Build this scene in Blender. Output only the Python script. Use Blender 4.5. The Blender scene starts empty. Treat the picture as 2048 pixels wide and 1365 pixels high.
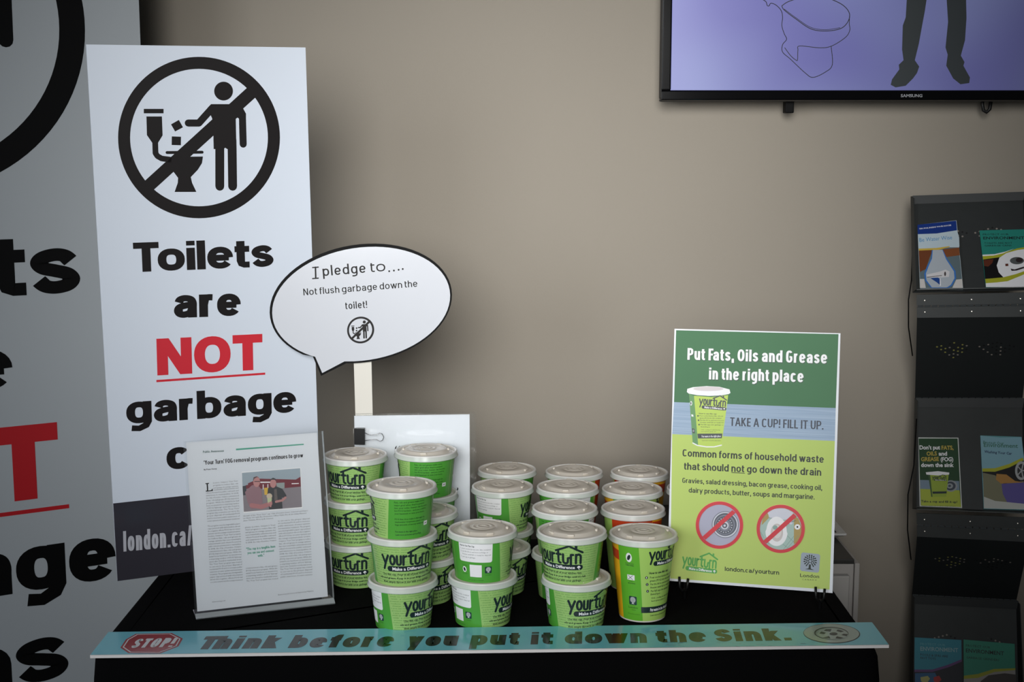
import bpy, bmesh, math, random
from math import sin, cos, pi, radians, sqrt, hypot, atan2
from mathutils import Vector, Matrix
from mathutils.geometry import tessellate_polygon

# ------------------------------------------------------------------ camera, light, exposure
scn = bpy.context.scene
COL = scn.collection
F, CX, CY = 2700.0, 1024.0, 682.5
PITCH = radians(8.3)
CAMZ = 1.525
cam_d = bpy.data.cameras.new('camera'); cam = bpy.data.objects.new('camera', cam_d); COL.objects.link(cam)
cam_d.sensor_fit = 'HORIZONTAL'; cam_d.sensor_width = 36.0; cam_d.lens = F / 2048 * 36.0
cam_d.clip_start = 0.05; cam_d.clip_end = 60
cam.location = (0, 0, CAMZ); cam.rotation_euler = (pi / 2 - PITCH, 0, 0)
scn.camera = cam
vs = scn.view_settings
vs.view_transform = 'Standard'; vs.look = 'None'; vs.gamma = 1.0; vs.use_curve_mapping = False; vs.exposure = 0.0

world = bpy.data.worlds.new('world'); scn.world = world; world.use_nodes = True
world.node_tree.nodes['Background'].inputs[0].default_value = (0.80, 0.88, 1.0, 1)
world.node_tree.nodes['Background'].inputs[1].default_value = 0.012


def lamp(name, kind, loc, target, energy, color, **kw):
    d = bpy.data.lights.new(name, kind); o = bpy.data.objects.new(name, d); COL.objects.link(o)
    d.energy = energy; d.color = color
    for k, v in kw.items(): setattr(d, k, v)
    o.location = loc
    o.rotation_euler = (Vector(target) - Vector(loc)).to_track_quat('-Z', 'Y').to_euler()
    return o


# added unseen spot whose soft cone dims the frame edges; tall windows behind the photographer
lamp('ceiling_spot', 'SPOT', (-0.10, -0.25, 1.95), (0.13, 3.15, 1.37), 450, (1.0, 0.995, 0.975),
     spot_size=radians(40), spot_blend=1.0, shadow_soft_size=0.62)
for wx in (-1.6, -0.8, 0.0):
    lamp('window_light', 'AREA', (wx, -1.9, 1.95), (wx * .5, 3.0, 1.1), 3.0, (0.86, 0.93, 1.0),
         shape='RECTANGLE', size=0.6, size_y=1.3)

lamp('side_window', 'AREA', (-1.9, -0.6, 1.75), (-0.60, 2.35, 0.80), 5.0, (0.92, 0.96, 1.0),  # added fill that brightens the lower left of the display
     shape='RECTANGLE', size=0.9, size_y=1.3, spread=radians(62))

# ------------------------------------------------------------------ helpers


def ray(u, v):
    x = (u - CX) / F; y = -(v - CY) / F
    return Vector((x, cos(PITCH) + y * sin(PITCH), -sin(PITCH) + y * cos(PITCH)))


CAM = Vector((0, 0, CAMZ))


def at_z(u, v, z):
    r = ray(u, v); return CAM + r * ((z - CAMZ) / r.z)


def at_y(u, v, y):
    r = ray(u, v); return CAM + r * (y / r.y)


def lin(c):
    c = c / 255.0
    return c / 12.92 if c <= 0.04045 else ((c + 0.055) / 1.055) ** 2.4


MATS = {}


def mat(name, rgb, rough=0.5, spec=0.5, metal=0.0, coat=0.0, noise=0.0, nscale=20.0, bump=0.0, bscale=300.0, gain=1.0):
    if name in MATS: return MATS[name]
    m = bpy.data.materials.new(name); m.use_nodes = True
    nt = m.node_tree; b = nt.nodes['Principled BSDF']
    c = [min(1, lin(v) * gain) for v in rgb]
    b.inputs['Base Color'].default_value = (*c, 1)
    b.inputs['Roughness'].default_value = rough
    b.inputs['Specular IOR Level'].default_value = spec
    b.inputs['Metallic'].default_value = metal
    b.inputs['Coat Weight'].default_value = coat
    b.inputs['Coat Roughness'].default_value = 0.08
    if noise > 0 or bump > 0:
        tc = nt.nodes.new('ShaderNodeTexCoord')
    if noise > 0:
        n = nt.nodes.new('ShaderNodeTexNoise'); n.inputs['Scale'].default_value = nscale; n.inputs['Detail'].default_value = 4
        nt.links.new(tc.outputs['Object'], n.inputs['Vector'])
        mx = nt.nodes.new('ShaderNodeMix'); mx.data_type = 'RGBA'
        mx.inputs[6].default_value = (*[v * (1 - noise) for v in c], 1)
        mx.inputs[7].default_value = (*[min(1, v * (1 + noise)) for v in c], 1)
        nt.links.new(n.outputs[0], mx.inputs[0]); nt.links.new(mx.outputs[2], b.inputs['Base Color'])
    if bump > 0:
        n2 = nt.nodes.new('ShaderNodeTexNoise'); n2.inputs['Scale'].default_value = bscale; n2.inputs['Detail'].default_value = 3
        nt.links.new(tc.outputs['Object'], n2.inputs['Vector'])
        bp = nt.nodes.new('ShaderNodeBump'); bp.inputs['Strength'].default_value = bump; bp.inputs['Distance'].default_value = 0.001
        nt.links.new(n2.outputs[0], bp.inputs['Height']); nt.links.new(bp.outputs[0], b.inputs['Normal'])
    MATS[name] = m
    return m


def clear_mat(name, tint, gloss_mix=0.06, see=0.9, rough=0.05):
    """thin clear plastic: mostly see-through with a fresnel sheen"""
    if name in MATS: return MATS[name]
    m = bpy.data.materials.new(name); m.use_nodes = True; nt = m.node_tree; nt.nodes.clear()
    out = nt.nodes.new('ShaderNodeOutputMaterial')
    tr = nt.nodes.new('ShaderNodeBsdfTransparent'); tr.inputs[0].default_value = (*tint, 1)
    df = nt.nodes.new('ShaderNodeBsdfDiffuse'); df.inputs[0].default_value = (0.75, 0.8, 0.82, 1)
    gl = nt.nodes.new('ShaderNodeBsdfGlossy'); gl.inputs['Roughness'].default_value = rough
    fr = nt.nodes.new('ShaderNodeFresnel'); fr.inputs[0].default_value = 1.36
    m1 = nt.nodes.new('ShaderNodeMixShader'); m1.inputs[0].default_value = see
    nt.links.new(df.outputs[0], m1.inputs[1]); nt.links.new(tr.outputs[0], m1.inputs[2])
    m2 = nt.nodes.new('ShaderNodeMixShader')
    nt.links.new(fr.outputs[0], m2.inputs[0]); nt.links.new(m1.outputs[0], m2.inputs[1]); nt.links.new(gl.outputs[0], m2.inputs[2])
    nt.links.new(m2.outputs[0], out.inputs[0])
    MATS[name] = m; return m


def lid_mat(name, rgb, clear):
    m = mat(name, rgb, rough=0.25, spec=0.5)
    nt = m.node_tree
    b = nt.nodes['Principled BSDF']; out = [n for n in nt.nodes if n.type == 'OUTPUT_MATERIAL'][0]
    tr = nt.nodes.new('ShaderNodeBsdfTransparent'); tr.inputs[0].default_value = (0.95, 0.93, 0.9, 1)
    mx = nt.nodes.new('ShaderNodeMixShader'); mx.inputs[0].default_value = clear
    nt.links.new(b.outputs[0], mx.inputs[1]); nt.links.new(tr.outputs[0], mx.inputs[2]); nt.links.new(mx.outputs[0], out.inputs[0])
    return m


def new_obj(name, verts, faces, mats, fm=None, parent=None, smooth=False):
    me = bpy.data.meshes.new(name)
    off = parent_world(parent) if parent else Vector((0, 0, 0))
    me.from_pydata([tuple(Vector(v) - off) for v in verts], [], faces)
    for m in (mats if isinstance(mats, (list, tuple)) else [mats]): me.materials.append(m)
    if fm: me.polygons.foreach_set('material_index', fm)
    if smooth: me.polygons.foreach_set('use_smooth', [True] * len(me.polygons))
    me.update()
    o = bpy.data.objects.new(name, me); COL.objects.link(o)
    if parent: o.parent = parent
    return o


def parent_world(p):
    v = Vector((0, 0, 0))
    while p is not None:
        v = v + p.location; p = p.parent
    return v


def tag(o, label=None, cat=None, group=None, kind=None):
    if label: o['label'] = label
    if cat: o['category'] = cat
    if group: o['group'] = group
    if kind: o['kind'] = kind
    return o


def thing(name, label, cat, loc=(0, 0, 0), group=None):
    o = bpy.data.objects.new(name, None); COL.objects.link(o); o.location = loc
    o.empty_display_size = 0.05
    return tag(o, label, cat, group)


def bm_obj(name, bm, m, parent=None, smooth=False):
    vs_ = [v.co.copy() for v in bm.verts]
    bm.verts.index_update()
    fs = [[v.index for v in f.verts] for f in bm.faces]
    bm.free()
    return new_obj(name, vs_, fs, m, None, parent, smooth)


def add_box(bm, c, s, rot=None, bevel=0.0):
    r = bmesh.ops.create_cube(bm, size=1.0)
    M = Matrix.Translation(Vector(c)) @ (rot.to_4x4() if rot else Matrix.Identity(4)) @ Matrix.Diagonal((*s, 1))
    bmesh.ops.transform(bm, matrix=M, verts=r['verts'])
    if bevel > 0:
        es = list({e for v in r['verts'] for e in v.link_edges})
        bmesh.ops.bevel(bm, geom=es, offset=bevel, segments=2, affect='EDGES', profile=0.5)


def box_obj(name, c, s, m, parent=None, rot=None, bevel=0.0):
    bm = bmesh.new(); add_box(bm, c, s, rot, bevel); return bm_obj(name, bm, m, parent)


def tube_bm(bm, pts, r, seg=8):
    pts = [Vector(p) for p in pts]
    rings = []
    for i, p in enumerate(pts):
        t = (pts[min(i + 1, len(pts) - 1)] - pts[max(i - 1, 0)]).normalized()
        a = t.orthogonal().normalized() if i == 0 else (a0 - t * a0.dot(t)).normalized()
        a0 = a; b = t.cross(a)
        rings.append([bm.verts.new(p + (a * cos(2 * pi * k / seg) + b * sin(2 * pi * k / seg)) * r) for k in range(seg)])
    for i in range(len(rings) - 1):
        for k in range(seg):
            bm.faces.new((rings[i][k], rings[i][(k + 1) % seg], rings[i + 1][(k + 1) % seg], rings[i + 1][k]))
    bm.faces.new(rings[0][::-1]); bm.faces.new(rings[-1])


def tube_obj(name, pts, r, m, parent=None, seg=8):
    bm = bmesh.new(); tube_bm(bm, pts, r, seg); return bm_obj(name, bm, m, parent, True)


def slab(name, corners, thick, m, parent=None, back=None):
    """flat board from front-face corners (TL,TR,BR,BL) going back by thick along its normal"""
    c = [Vector(p) for p in corners]
    n = (c[1] - c[0]).cross(c[3] - c[0]).normalized()      # points away from the viewer
    if n.y < 0: n = -n
    vs_ = c + [p + n * thick for p in c]
    N = len(c)
    fs = [list(range(N))[::-1], list(range(N, 2 * N))] + [[i, (i + 1) % N, N + (i + 1) % N, N + i] for i in range(N)]
    return new_obj(name, vs_, fs, m, None, parent)


# ------------------------------------------------------------------ flat print
_tc = bpy.data.curves.new('type_setter', 'FONT'); _to = bpy.data.objects.new('type_setter', _tc); COL.objects.link(_to)
_cache = {}


def glyphs(s, off=0.0, res=3, space=1.0):
    k = (s, off, res, space)
    if k in _cache: return _cache[k]
    _tc.body = s; _tc.offset = off; _tc.resolution_u = res; _tc.space_character = space
    dg = bpy.context.evaluated_depsgraph_get(); dg.update()
    ev = _to.evaluated_get(dg); me = ev.to_mesh()
    v = [(p.co.x, p.co.y) for p in me.vertices]
    f = [tuple(p.vertices) for p in me.polygons]
    ev.to_mesh_clear()
    _cache[k] = (v, f)
    return _cache[k]


def tri(pts):
    if len(pts) == 3: return [(0, 1, 2)]
    return tessellate_polygon([[Vector((p[0], p[1], 0)) for p in pts]])


class Art:
    """collects flat coloured shapes in the local frame of a surface; build() lays them on that surface"""
    def __init__(self): self.P = []; self.k = 0

    def lift(self):
        """tiny step so that overlapping shapes of one ink never share a plane"""
        self.k += 1; return (self.k % 9) * .07

    def poly(self, pts, m, layer=1):
        pts = [tuple(p) for p in pts]; layer += self.lift()
        for t in tri(pts): self.P.append(([pts[i] for i in t], m, layer))

    def ellipse(self, c, rx, ry, m, layer=1, rot=0.0, n=40):
        self.poly([(c[0] + rx * cos(a) * cos(rot) - ry * sin(a) * sin(rot), c[1] + rx * cos(a) * sin(rot) + ry * sin(a) * cos(rot))
                   for a in [2 * pi * i / n for i in range(n)]], m, layer)

    def ring(self, c, rx, ry, f, m, layer=1, n=64, a0=0.0, a1=2 * pi):
        pt = lambda a, k: (c[0] + rx * k * cos(a), c[1] + ry * k * sin(a))
        for i in range(n):
            a, b = a0 + (a1 - a0) * i / n, a0 + (a1 - a0) * (i + 1) / n
            q = [pt(a, 1), pt(b, 1), pt(b, f), pt(a, f)]
            self.P.append((q, m, layer))

    def stroke(self, pts, w, m, layer=1, caps=True):
        for (x0, y0), (x1, y1) in zip(pts[:-1], pts[1:]):
            L = hypot(x1 - x0, y1 - y0) or 1e-9
            nx, ny = -(y1 - y0) / L * w / 2, (x1 - x0) / L * w / 2
            self.P.append(([(x0 + nx, y0 + ny), (x1 + nx, y1 + ny), (x1 - nx, y1 - ny), (x0 - nx, y0 - ny)], m, layer + self.lift()))
        for i, p in enumerate(pts):
            if caps or 0 < i < len(pts) - 1: self.ellipse(p, w / 2, w / 2, m, layer, n=12)

    def text(self, s, p0, p1, h, m, layer=2, off=0.0, xr=None, res=3, shear=0.0, space=1.0):
        """text with its baseline from p0 to p1 and cap height h; off = weight, xr = x-height / cap height"""
        v, f = glyphs(s, off, res, space)
        if not v: return
        x0 = min(a for a, b in v); x1 = max(a for a, b in v)
        cap = 0.682 + off; xh = 0.449 + off
        dx, dy = p1[0] - p0[0], p1[1] - p0[1]; L = hypot(dx, dy)
        ux, uy = dx / L, dy / L
        sx = (L - abs(shear) * h) / (x1 - x0); out = []
        for a, b in v:
            if xr is None: yy = b * h / cap
            elif b <= xh: yy = b * (xr * h) / xh
            else: yy = xr * h + (b - xh) * (h - xr * h) / (cap - xh)
            xx = (a - x0) * sx + yy * shear
            out.append((p0[0] + ux * xx - uy * yy, p0[1] + uy * xx + ux * yy))
        for t in f: self.P.append(([out[i] for i in t], m, layer))

    def merge(self, other, fn, m=None, dl=0):
        for pts, mm, l in other.P: self.P.append(([fn(p) for p in pts], m or mm, l + dl))

    def build(self, name, mapf, parent, strip=None):
        mats, mi, vs_, fs, fm = [], {}, [], [], []
        for pts, m, l in self.P:
            if m.name not in mi: mi[m.name] = len(mats); mats.append(m)
            pieces = [pts]
            if strip:
                xs = [p[0] for p in pts]
                if max(xs) - min(xs) > strip:
                    pieces = clip_strips(pts, strip)
            for q in pieces:
                b = len(vs_); vs_ += [mapf(p[0], p[1], l) for p in q]
                fs.append(list(range(b, b + len(q)))); fm.append(mi[m.name])
        return new_obj(name, vs_, fs, mats, fm, parent)


# ------------------------------------------------------------------ drawn sans lettering (stroke skeletons)
def _arc(cx, cy, rx, ry, a0, a1, n=12, sq=1.0):
    """arc of a slightly squared ellipse; angles in degrees"""
    o = []
    for i in range(n + 1):
        a = radians(a0 + (a1 - a0) * i / n); c, s = cos(a), sin(a)
        o.append((cx + rx * math.copysign(abs(c) ** sq, c), cy + ry * math.copysign(abs(s) ** sq, s)))
    return o


def _cr(pts, n=7):
    P = [pts[0]] + list(pts) + [pts[-1]]; o = []
    for i in range(1, len(P) - 2):
        for k in range(n):
            t = k / n; a, b, c, d = P[i - 1], P[i], P[i + 1], P[i + 2]
            o.append(tuple(.5 * (2 * b[j] + (c[j] - a[j]) * t + (2 * a[j] - 5 * b[j] + 4 * c[j] - d[j]) * t * t + (3 * b[j] - a[j] - 3 * c[j] + d[j]) * t ** 3) for j in (0, 1)))
    o.append(tuple(P[-2])); return o


def _O(a0=0, a1=360, n=28): return _arc(.5, .5, .5, .5, a0, a1, n, .86)


_S = _cr([(.97, .80), (.78, .96), (.5, 1.0), (.16, .92), (.03, .76), (.16, .60), (.5, .51), (.84, .41), (.97, .24), (.84, .07), (.5, 0), (.2, .05), (.0, .22)])
# letter: (inner width, zone 'l' lowercase or 'c' capital, strokes).  y: 0..1 between centre lines of the zone;
# 'b' 'x' 'c' 'd' 't' = outer edges of baseline, x-height, cap height, descender, top of t.  'D' = centre line of the descender
GL = {
    'a': (.52, 'l', [_cr([(.06, .74), (.18, .93), (.5, 1.0), (.85, .92), (.97, .70), (.97, .45)]) + [(.97, 'b')], _cr([(.97, .58), (.55, .56), (.14, .46), (.02, .25), (.13, .05), (.42, 0), (.8, .1), (.97, .34)])]),
    'b': (.56, 'l', [[(0, 'c'), (0, 'b')], _O()]), 'c': (.50, 'l', [_O(38, 322, 22)]), 'd': (.56, 'l', [[(1, 'c'), (1, 'b')], _O()]),
    'e': (.54, 'l', [[(0, .5), (1, .5)], _O(0, 325, 26)]), 'f': (.20, 'l', [[((0, .22), 'b'), ((0, .22), 1.15), ((.12, .24), 'F'), ((.4, .3), 'C'), ((1, .5), 'C')], [((0, -.5), 1), ((1, .45), 1)]]),
    'g': (.56, 'l', [_O(), [(1, 'x'), (1, -.1), (.9, 'E'), (.5, 'D'), (.04, 'G')]]),
    'h': (.50, 'l', [[(0, 'c'), (0, 'b')], _arc(.5, .55, .5, .45, 180, 0, 12, .86) + [(1, 'b')]]),
    'i': (0, 'l', [[(0, 'x'), (0, 'b')], [(0, 'c'), (0, 'i')]]), 'j': (.1, 'l', [[(1, 'x'), (1, 'E'), (0, 'D')], [(1, 'c'), (1, 'i')]]),
    'k': (.50, 'l', [[(0, 'c'), (0, 'b')], [(.92, 'x'), (.0, .28)], [(.34, .62), (.98, 'b')]]), 'l': (0, 'l', [[(0, 'c'), (0, 'b')]]),
    'm': (.95, 'l', [[(0, 'x'), (0, 'b')], _arc(.25, .55, .25, .45, 180, 0, 12, .86) + [(.5, 'b')], _arc(.75, .55, .25, .45, 180, 0, 12, .86) + [(1, 'b')]]),
    'n': (.50, 'l', [[(0, 'x'), (0, 'b')], _arc(.5, .55, .5, .45, 180, 0, 12, .86) + [(1, 'b')]]), 'o': (.56, 'l', [_O()]),
    'p': (.56, 'l', [[(0, 'x'), (0, 'd')], _O()]), 'q': (.56, 'l', [[(1, 'x'), (1, 'd')], _O()]),
    'r': (.26, 'l', [[(0, 'x'), (0, 'b')], _cr([(0, .55), (.2, .86), (.6, 1.0), (1.25, 1.0)])]), 's': (.46, 'l', [_S]),
    't': (.20, 'l', [[((0, .22), 't'), ((0, .22), .25), ((.12, .24), .06), ((.4, .3), 0), ((1, .5), 0)], [((0, -.5), 1), ((1, .5), 1)]]),
    'u': (.50, 'l', [[(1, 'x'), (1, 'b')], [(0, 'x')] + _arc(.5, .45, .5, .45, 180, 360, 12, .86)]), 'v': (.56, 'l', [[(-.05, 'x'), (.5, 'b')], [(1.05, 'x'), (.5, 'b')]]),
    'w': (.86, 'l', [[(-.04, 'x'), (.26, 'b')], [(.5, 'x'), (.26, 'b')], [(.5, 'x'), (.74, 'b')], [(1.04, 'x'), (.74, 'b')]]),
    'x': (.54, 'l', [[(0, 'x'), (1, 'b')], [(1, 'x'), (0, 'b')]]), 'y': (.56, 'l', [[(-.05, 'x'), (.5, 'b')], [(1.05, 'x'), (.27, 'd')]]), 'z': (.48, 'l', [[(0, 1), (1, 1)], [(.92, 1), (.06, 0)], [(0, 0), (1, 0)]]),
    'A': (.62, 'c', [[(-.05, 'b'), (.5, 'c')], [(1.05, 'b'), (.5, 'c')], [(.2, .28), (.8, .28)]]), 'B': (.52, 'c', [[(0, 'c'), (0, 'b')], [(0, 1), (.6, 1), (.9, .9), (.9, .62), (.6, .52), (0, .52)], [(.6, .52), (1, .4), (1, .12), (.6, 0), (0, 0)]]),
    'C': (.58, 'c', [_arc(.5, .5, .5, .5, 42, 318, 24, .7)]), 'D': (.58, 'c', [[(0, 'c'), (0, 'b')], [(0, 1), (.5, 1), (.86, .86), (1, .5), (.86, .14), (.5, 0), (0, 0)]]),
    'E': (.38, 'c', [[(0, 'c'), (0, 'b')], [(0, 1), ((1, .5), 1)], [(0, .52), ((1, .3), .52)], [(0, 0), ((1, .5), 0)]]), 'F': (.36, 'c', [[(0, 'c'), (0, 'b')], [(0, 1), ((1, .5), 1)], [(0, .50), ((1, .3), .50)]]),
    'G': (.60, 'c', [_arc(.5, .5, .5, .5, 42, 340, 26, .7) + [(.97, .46), (.55, .46)]]), 'H': (.58, 'c', [[(0, 'c'), (0, 'b')], [(1, 'c'), (1, 'b')], [(0, .5), (1, .5)]]),
    'I': (0, 'c', [[(0, 'c'), (0, 'b')]]), 'J': (.3, 'c', [[(1, 'c'), (1, .2), (.6, 0), (0, .1)]]), 'K': (.56, 'c', [[(0, 'c'), (0, 'b')], [(.92, 'c'), (.0, .34)], [(.3, .55), (1.0, 'b')]]), 'L': (.36, 'c', [[(0, 'c'), (0, 'b')], [(0, 0), ((1, .5), 0)]]),
    'M': (.76, 'c', [[(0, 'c'), (0, 'b')], [(1, 'c'), (1, 'b')], [(0, 'c'), (.5, 'b')], [(1, 'c'), (.5, 'b')]]), 'N': (.60, 'c', [[(0, 'c'), (0, 'b')], [(1, 'c'), (1, 'b')], [(.02, 'c'), (.98, 'b')]]),
    'O': (.66, 'c', [_arc(.5, .5, .5, .5, 0, 360, 32, .90)]), 'P': (.52, 'c', [[(0, 'c'), (0, 'b')], [(0, 1), (.6, 1), (.92, .93), (1, .73), (.92, .53), (.6, .46), (0, .46)]]),
    'R': (.54, 'c', [[(0, 'c'), (0, 'b')], [(0, 1), (.6, 1), (.92, .93), (1, .75), (.92, .57), (.6, .5), (0, .5)], [(.5, .5), (1, 'b')]]), 'S': (.54, 'c', [_S]), 'T': (.50, 'c', [[(.5, 'c'), (.5, 'b')], [((0, -.5), 1), ((1, .5), 1)]]),
    'U': (.56, 'c', [[(0, 'c'), (0, .3), (.12, .08), (.5, 0), (.88, .08), (1, .3), (1, 'c')]]), 'V': (.6, 'c', [[(0, 'c'), (.5, 'b')], [(1, 'c'), (.5, 'b')]]), 'W': (.9, 'c', [[(0, 'c'), (.25, 'b')], [(.5, 'c'), (.25, 'b')], [(.5, 'c'), (.75, 'b')], [(1, 'c'), (.75, 'b')]]),
    'Y': (.56, 'c', [[(-.04, 'c'), (.5, .42)], [(1.04, 'c'), (.5, .42)], [(.5, .5), (.5, 'b')]]),
    '.': (0, 'c', [[(0, 'P'), (0, 'b')]]), ',': (0, 'c', [[(0, 'P'), (0, 'b'), (-.02, 'Q')]]), '!': (0, 'c', [[(0, 'c'), (0, .3)], [(0, 'P'), (0, 'b')]]), "'": (0, 'c', [[(0, 'c'), (0, .72)]]),
    '/': (.3, 'c', [[(1, 'c'), (0, 'b')]]), '-': (.25, 'c', [[(0, .4), (1, .4)]]), ':': (0, 'l', [[(0, 'P'), (0, 'b')], [(0, 'x'), (0, .75)]]),
    '(': (.14, 'c', [[(1, 'c'), (0, .7), (0, .3), (1, 'Q')]]), ')': (.14, 'c', [[(0, 'c'), (1, .7), (1, .3), (0, 'Q')]]),
}


def letters(A, s, p0, p1, h, m, layer=2, w=.2, wh=None, xr=.74, shear=0.0, gap=.9, desc=.28, res=None):
    """drawn sans text from p0 to p1, cap height h; w and wh = upright and level stroke as a share of h"""
    wh = wh or w * .82
    W_, H_ = w * h, wh * h
    dx, dy = p1[0] - p0[0], p1[1] - p0[1]; L = hypot(dx, dy); ux, uy = dx / L, dy / L
    L -= abs(shear) * h
    g = gap * min(W_, .22 * h) * .55; sp = .34 * h; fs = .5 * W_
    inner = sum(GL[c][0] * h for c in s if c != ' '); n = sum(1 for c in s if c != ' ')
    kern = lambda a, b: .11 * h if a in 'TF' and b.islower() else 0.0
    gaps = -sum(kern(a, b) for a, b in zip(s[:-1], s[1:])) + sum(g for a, b in zip(s[:-1], s[1:]) if a != ' ' and b != ' '); nsp = s.count(' ')
    # sp scales with the letters
    k = (L - n * W_ - gaps - nsp * fs) / (inner + nsp * sp)
    xh = xr * h; bot = -desc * h
    spec = {'b': 0, 'x': xh, 'c': h, 'd': bot, 't': xh + .72 * (h - xh), 'P': min(W_, H_ * 1.3) if w < .3 else H_, 'Q': -.16 * h, 'C': h - H_ / 2, 'F': h - H_ * .8, 'D': bot + H_ / 2, 'E': bot + H_ * 1.0, 'G': bot + H_ * .62, 'i': h - (h - xh) * .66}
    x = 0.0
    for i, c in enumerate(s):
        if c == ' ': x += sp * k + fs; continue
        iw, zone, strokes = GL[c]; top = xh if zone == 'l' else h; iw *= h * k
        Y = lambda y: spec[y] if isinstance(y, str) else H_ / 2 + y * (top - H_)
        for st_ in strokes:
            P = [(x + W_ / 2 + (a[0] * iw + a[1] * W_ if isinstance(a, tuple) else a * iw), Y(b)) for a, b in st_]; lay = layer + A.lift()
            if len(P) == 2 and abs(P[0][0] - P[1][0]) > .02 * h and abs(P[0][1] - P[1][1]) > .02 * h:
                (xa, ya), (xb, yb) = P; ww = (W_ * .96) * hypot(xb - xa, yb - ya) / abs(yb - ya) / 2
                ww = min(ww, W_ * .8)
                quads = [[(xa - ww, ya), (xa + ww, ya), (xb + ww, yb), (xb - ww, yb)]]
            else:
                nn = len(P); closed = hypot(P[0][0] - P[-1][0], P[0][1] - P[-1][1]) < 1e-9 and nn > 3
                off = []
                for j in range(nn):
                    a = P[j - 1] if j > 0 else (P[-2] if closed else P[0]); b = P[j + 1] if j < nn - 1 else (P[1] if closed else P[-1])
                    tx, ty = b[0] - a[0], b[1] - a[1]; l = hypot(tx, ty) or 1e-9
                    off.append((-ty / l * W_ / 2, tx / l * H_ / 2))
                quads = [[(P[j][0] + off[j][0], P[j][1] + off[j][1]), (P[j + 1][0] + off[j + 1][0], P[j + 1][1] + off[j + 1][1]),
                          (P[j + 1][0] - off[j + 1][0], P[j + 1][1] - off[j + 1][1]), (P[j][0] - off[j][0], P[j][1] - off[j][1])] for j in range(nn - 1)]
            for q in quads:
                o = []
                for a, b in q:
                    a += b * shear; o.append((p0[0] + ux * a - uy * b, p0[1] + uy * a + ux * b))
                A.P.append((o[:3], m, lay)); A.P.append(([o[0], o[2], o[3]], m, lay))
        x += W_ + iw
        if i + 1 < len(s) and s[i + 1] != ' ': x += g - kern(c, s[i + 1])


def clip_strips(pts, w):
    def cut(poly, x, keep):
        out = []
        for i in range(len(poly)):
            a, b = poly[i], poly[(i + 1) % len(poly)]
            ia, ib = (a[0] - x) * keep >= 0, (b[0] - x) * keep >= 0
            if ia: out.append(a)
            if ia != ib:
                t = (x - a[0]) / (b[0] - a[0]); out.append((x, a[1] + t * (b[1] - a[1])))
        return out
    xs = [p[0] for p in pts]; res = []
    k = math.floor(min(xs) / w)
    while k * w < max(xs):
        q = cut(pts, k * w, 1); q = cut(q, (k + 1) * w, -1) if len(q) > 2 else []
        if len(q) > 2: res.append(q)
        k += 1
    return res


class Panel(Art):
    """a flat surface in the room; photo pixels are cast onto it to find local metres"""
    def __init__(self, O, ux, uy, eps=0.0002):
        super().__init__()
        self.O = Vector(O); self.ux = Vector(ux).normalized()
        uy = Vector(uy); self.uy = (uy - self.ux * uy.dot(self.ux)).normalized()
        n = self.ux.cross(self.uy); self.n = n if (CAM - self.O).dot(n) > 0 else -n
        self.eps = eps; self.z = None

    def L(self, u, v):
        r = ray(u, v); t = (self.O - CAM).dot(self.n) / r.dot(self.n)
        d = CAM + r * t - self.O
        return (d.dot(self.ux), d.dot(self.uy))

    def crop(self, ox, oy, s): self.z = (ox, oy, s); return self

    def q(self, x, y):
        if self.z: return self.L(self.z[0] + x / self.z[2], self.z[1] + y / self.z[2])
        return self.L(x, y)

    def W(self, x, y, layer=0): return self.O + self.ux * x + self.uy * y + self.n * (layer * self.eps)

    # the same shapes given in photo coordinates
    def p(self, pts, m, layer=1): self.poly([self.q(*a) for a in pts], m, layer)

    def t(self, s, p0, p1, h, m, layer=2, **k):
        a, b = self.q(*p0), self.q(*p1); c = self.q(p0[0], p0[1] - h)
        self.text(s, a, b, hypot(c[0] - a[0], c[1] - a[1]), m, layer, **k)

    def d(self, s, p0, p1, h, m, layer=2, **k):
        a, b = self.q(*p0), self.q(*p1); c = self.q(p0[0], p0[1] - h)
        letters(self, s, a, b, hypot(c[0] - a[0], c[1] - a[1]), m, layer, **k)

    def s(self, pts, w, m, layer=1, caps=True):
        a, b = self.q(*pts[0]), self.q(pts[0][0] + w, pts[0][1])
        self.stroke([self.q(*x) for x in pts], hypot(b[0] - a[0], b[1] - a[1]), m, layer, caps)

    def e(self, c, rx, ry, m, layer=1, rot=0.0, n=40):
        self.poly([self.q(c[0] + rx * cos(a) * cos(rot) - ry * sin(a) * sin(rot), c[1] + rx * cos(a) * sin(rot) + ry * sin(a) * cos(rot))
                   for a in [2 * pi * i / n for i in range(n)]], m, layer)

    def r(self, c, rx, ry, f, m, layer=1, n=64):
        pt = lambda a, k: self.q(c[0] + rx * k * cos(a), c[1] + ry * k * sin(a))
        for i in range(n):
            a, b = 2 * pi * i / n, 2 * pi * (i + 1) / n
            self.P.append(([pt(a, 1), pt(b, 1), pt(b, f), pt(a, f)], m, layer))

    def make(self, name, parent): return self.build(name, self.W, parent)


def quad3(Q, size=None, zbase=None):
    """photo quad (TL,TR,BR,BL) of a rectangle -> its real corners, from its width or the height it stands at"""
    R = [ray(*q) for q in Q]
    M = Matrix((R[0], -R[1], R[2])).transposed()
    s = M.inverted() @ R[3]                                    # s0 r0 - s1 r1 + s2 r2 = r3
    d = [s[0], s[1], s[2], 1.0]
    P = [R[i] * d[i] for i in range(4)]
    k = size / (P[1] - P[0]).length if size else (zbase - CAMZ) / P[3].z
    return [CAM + x * k for x in P]


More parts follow.
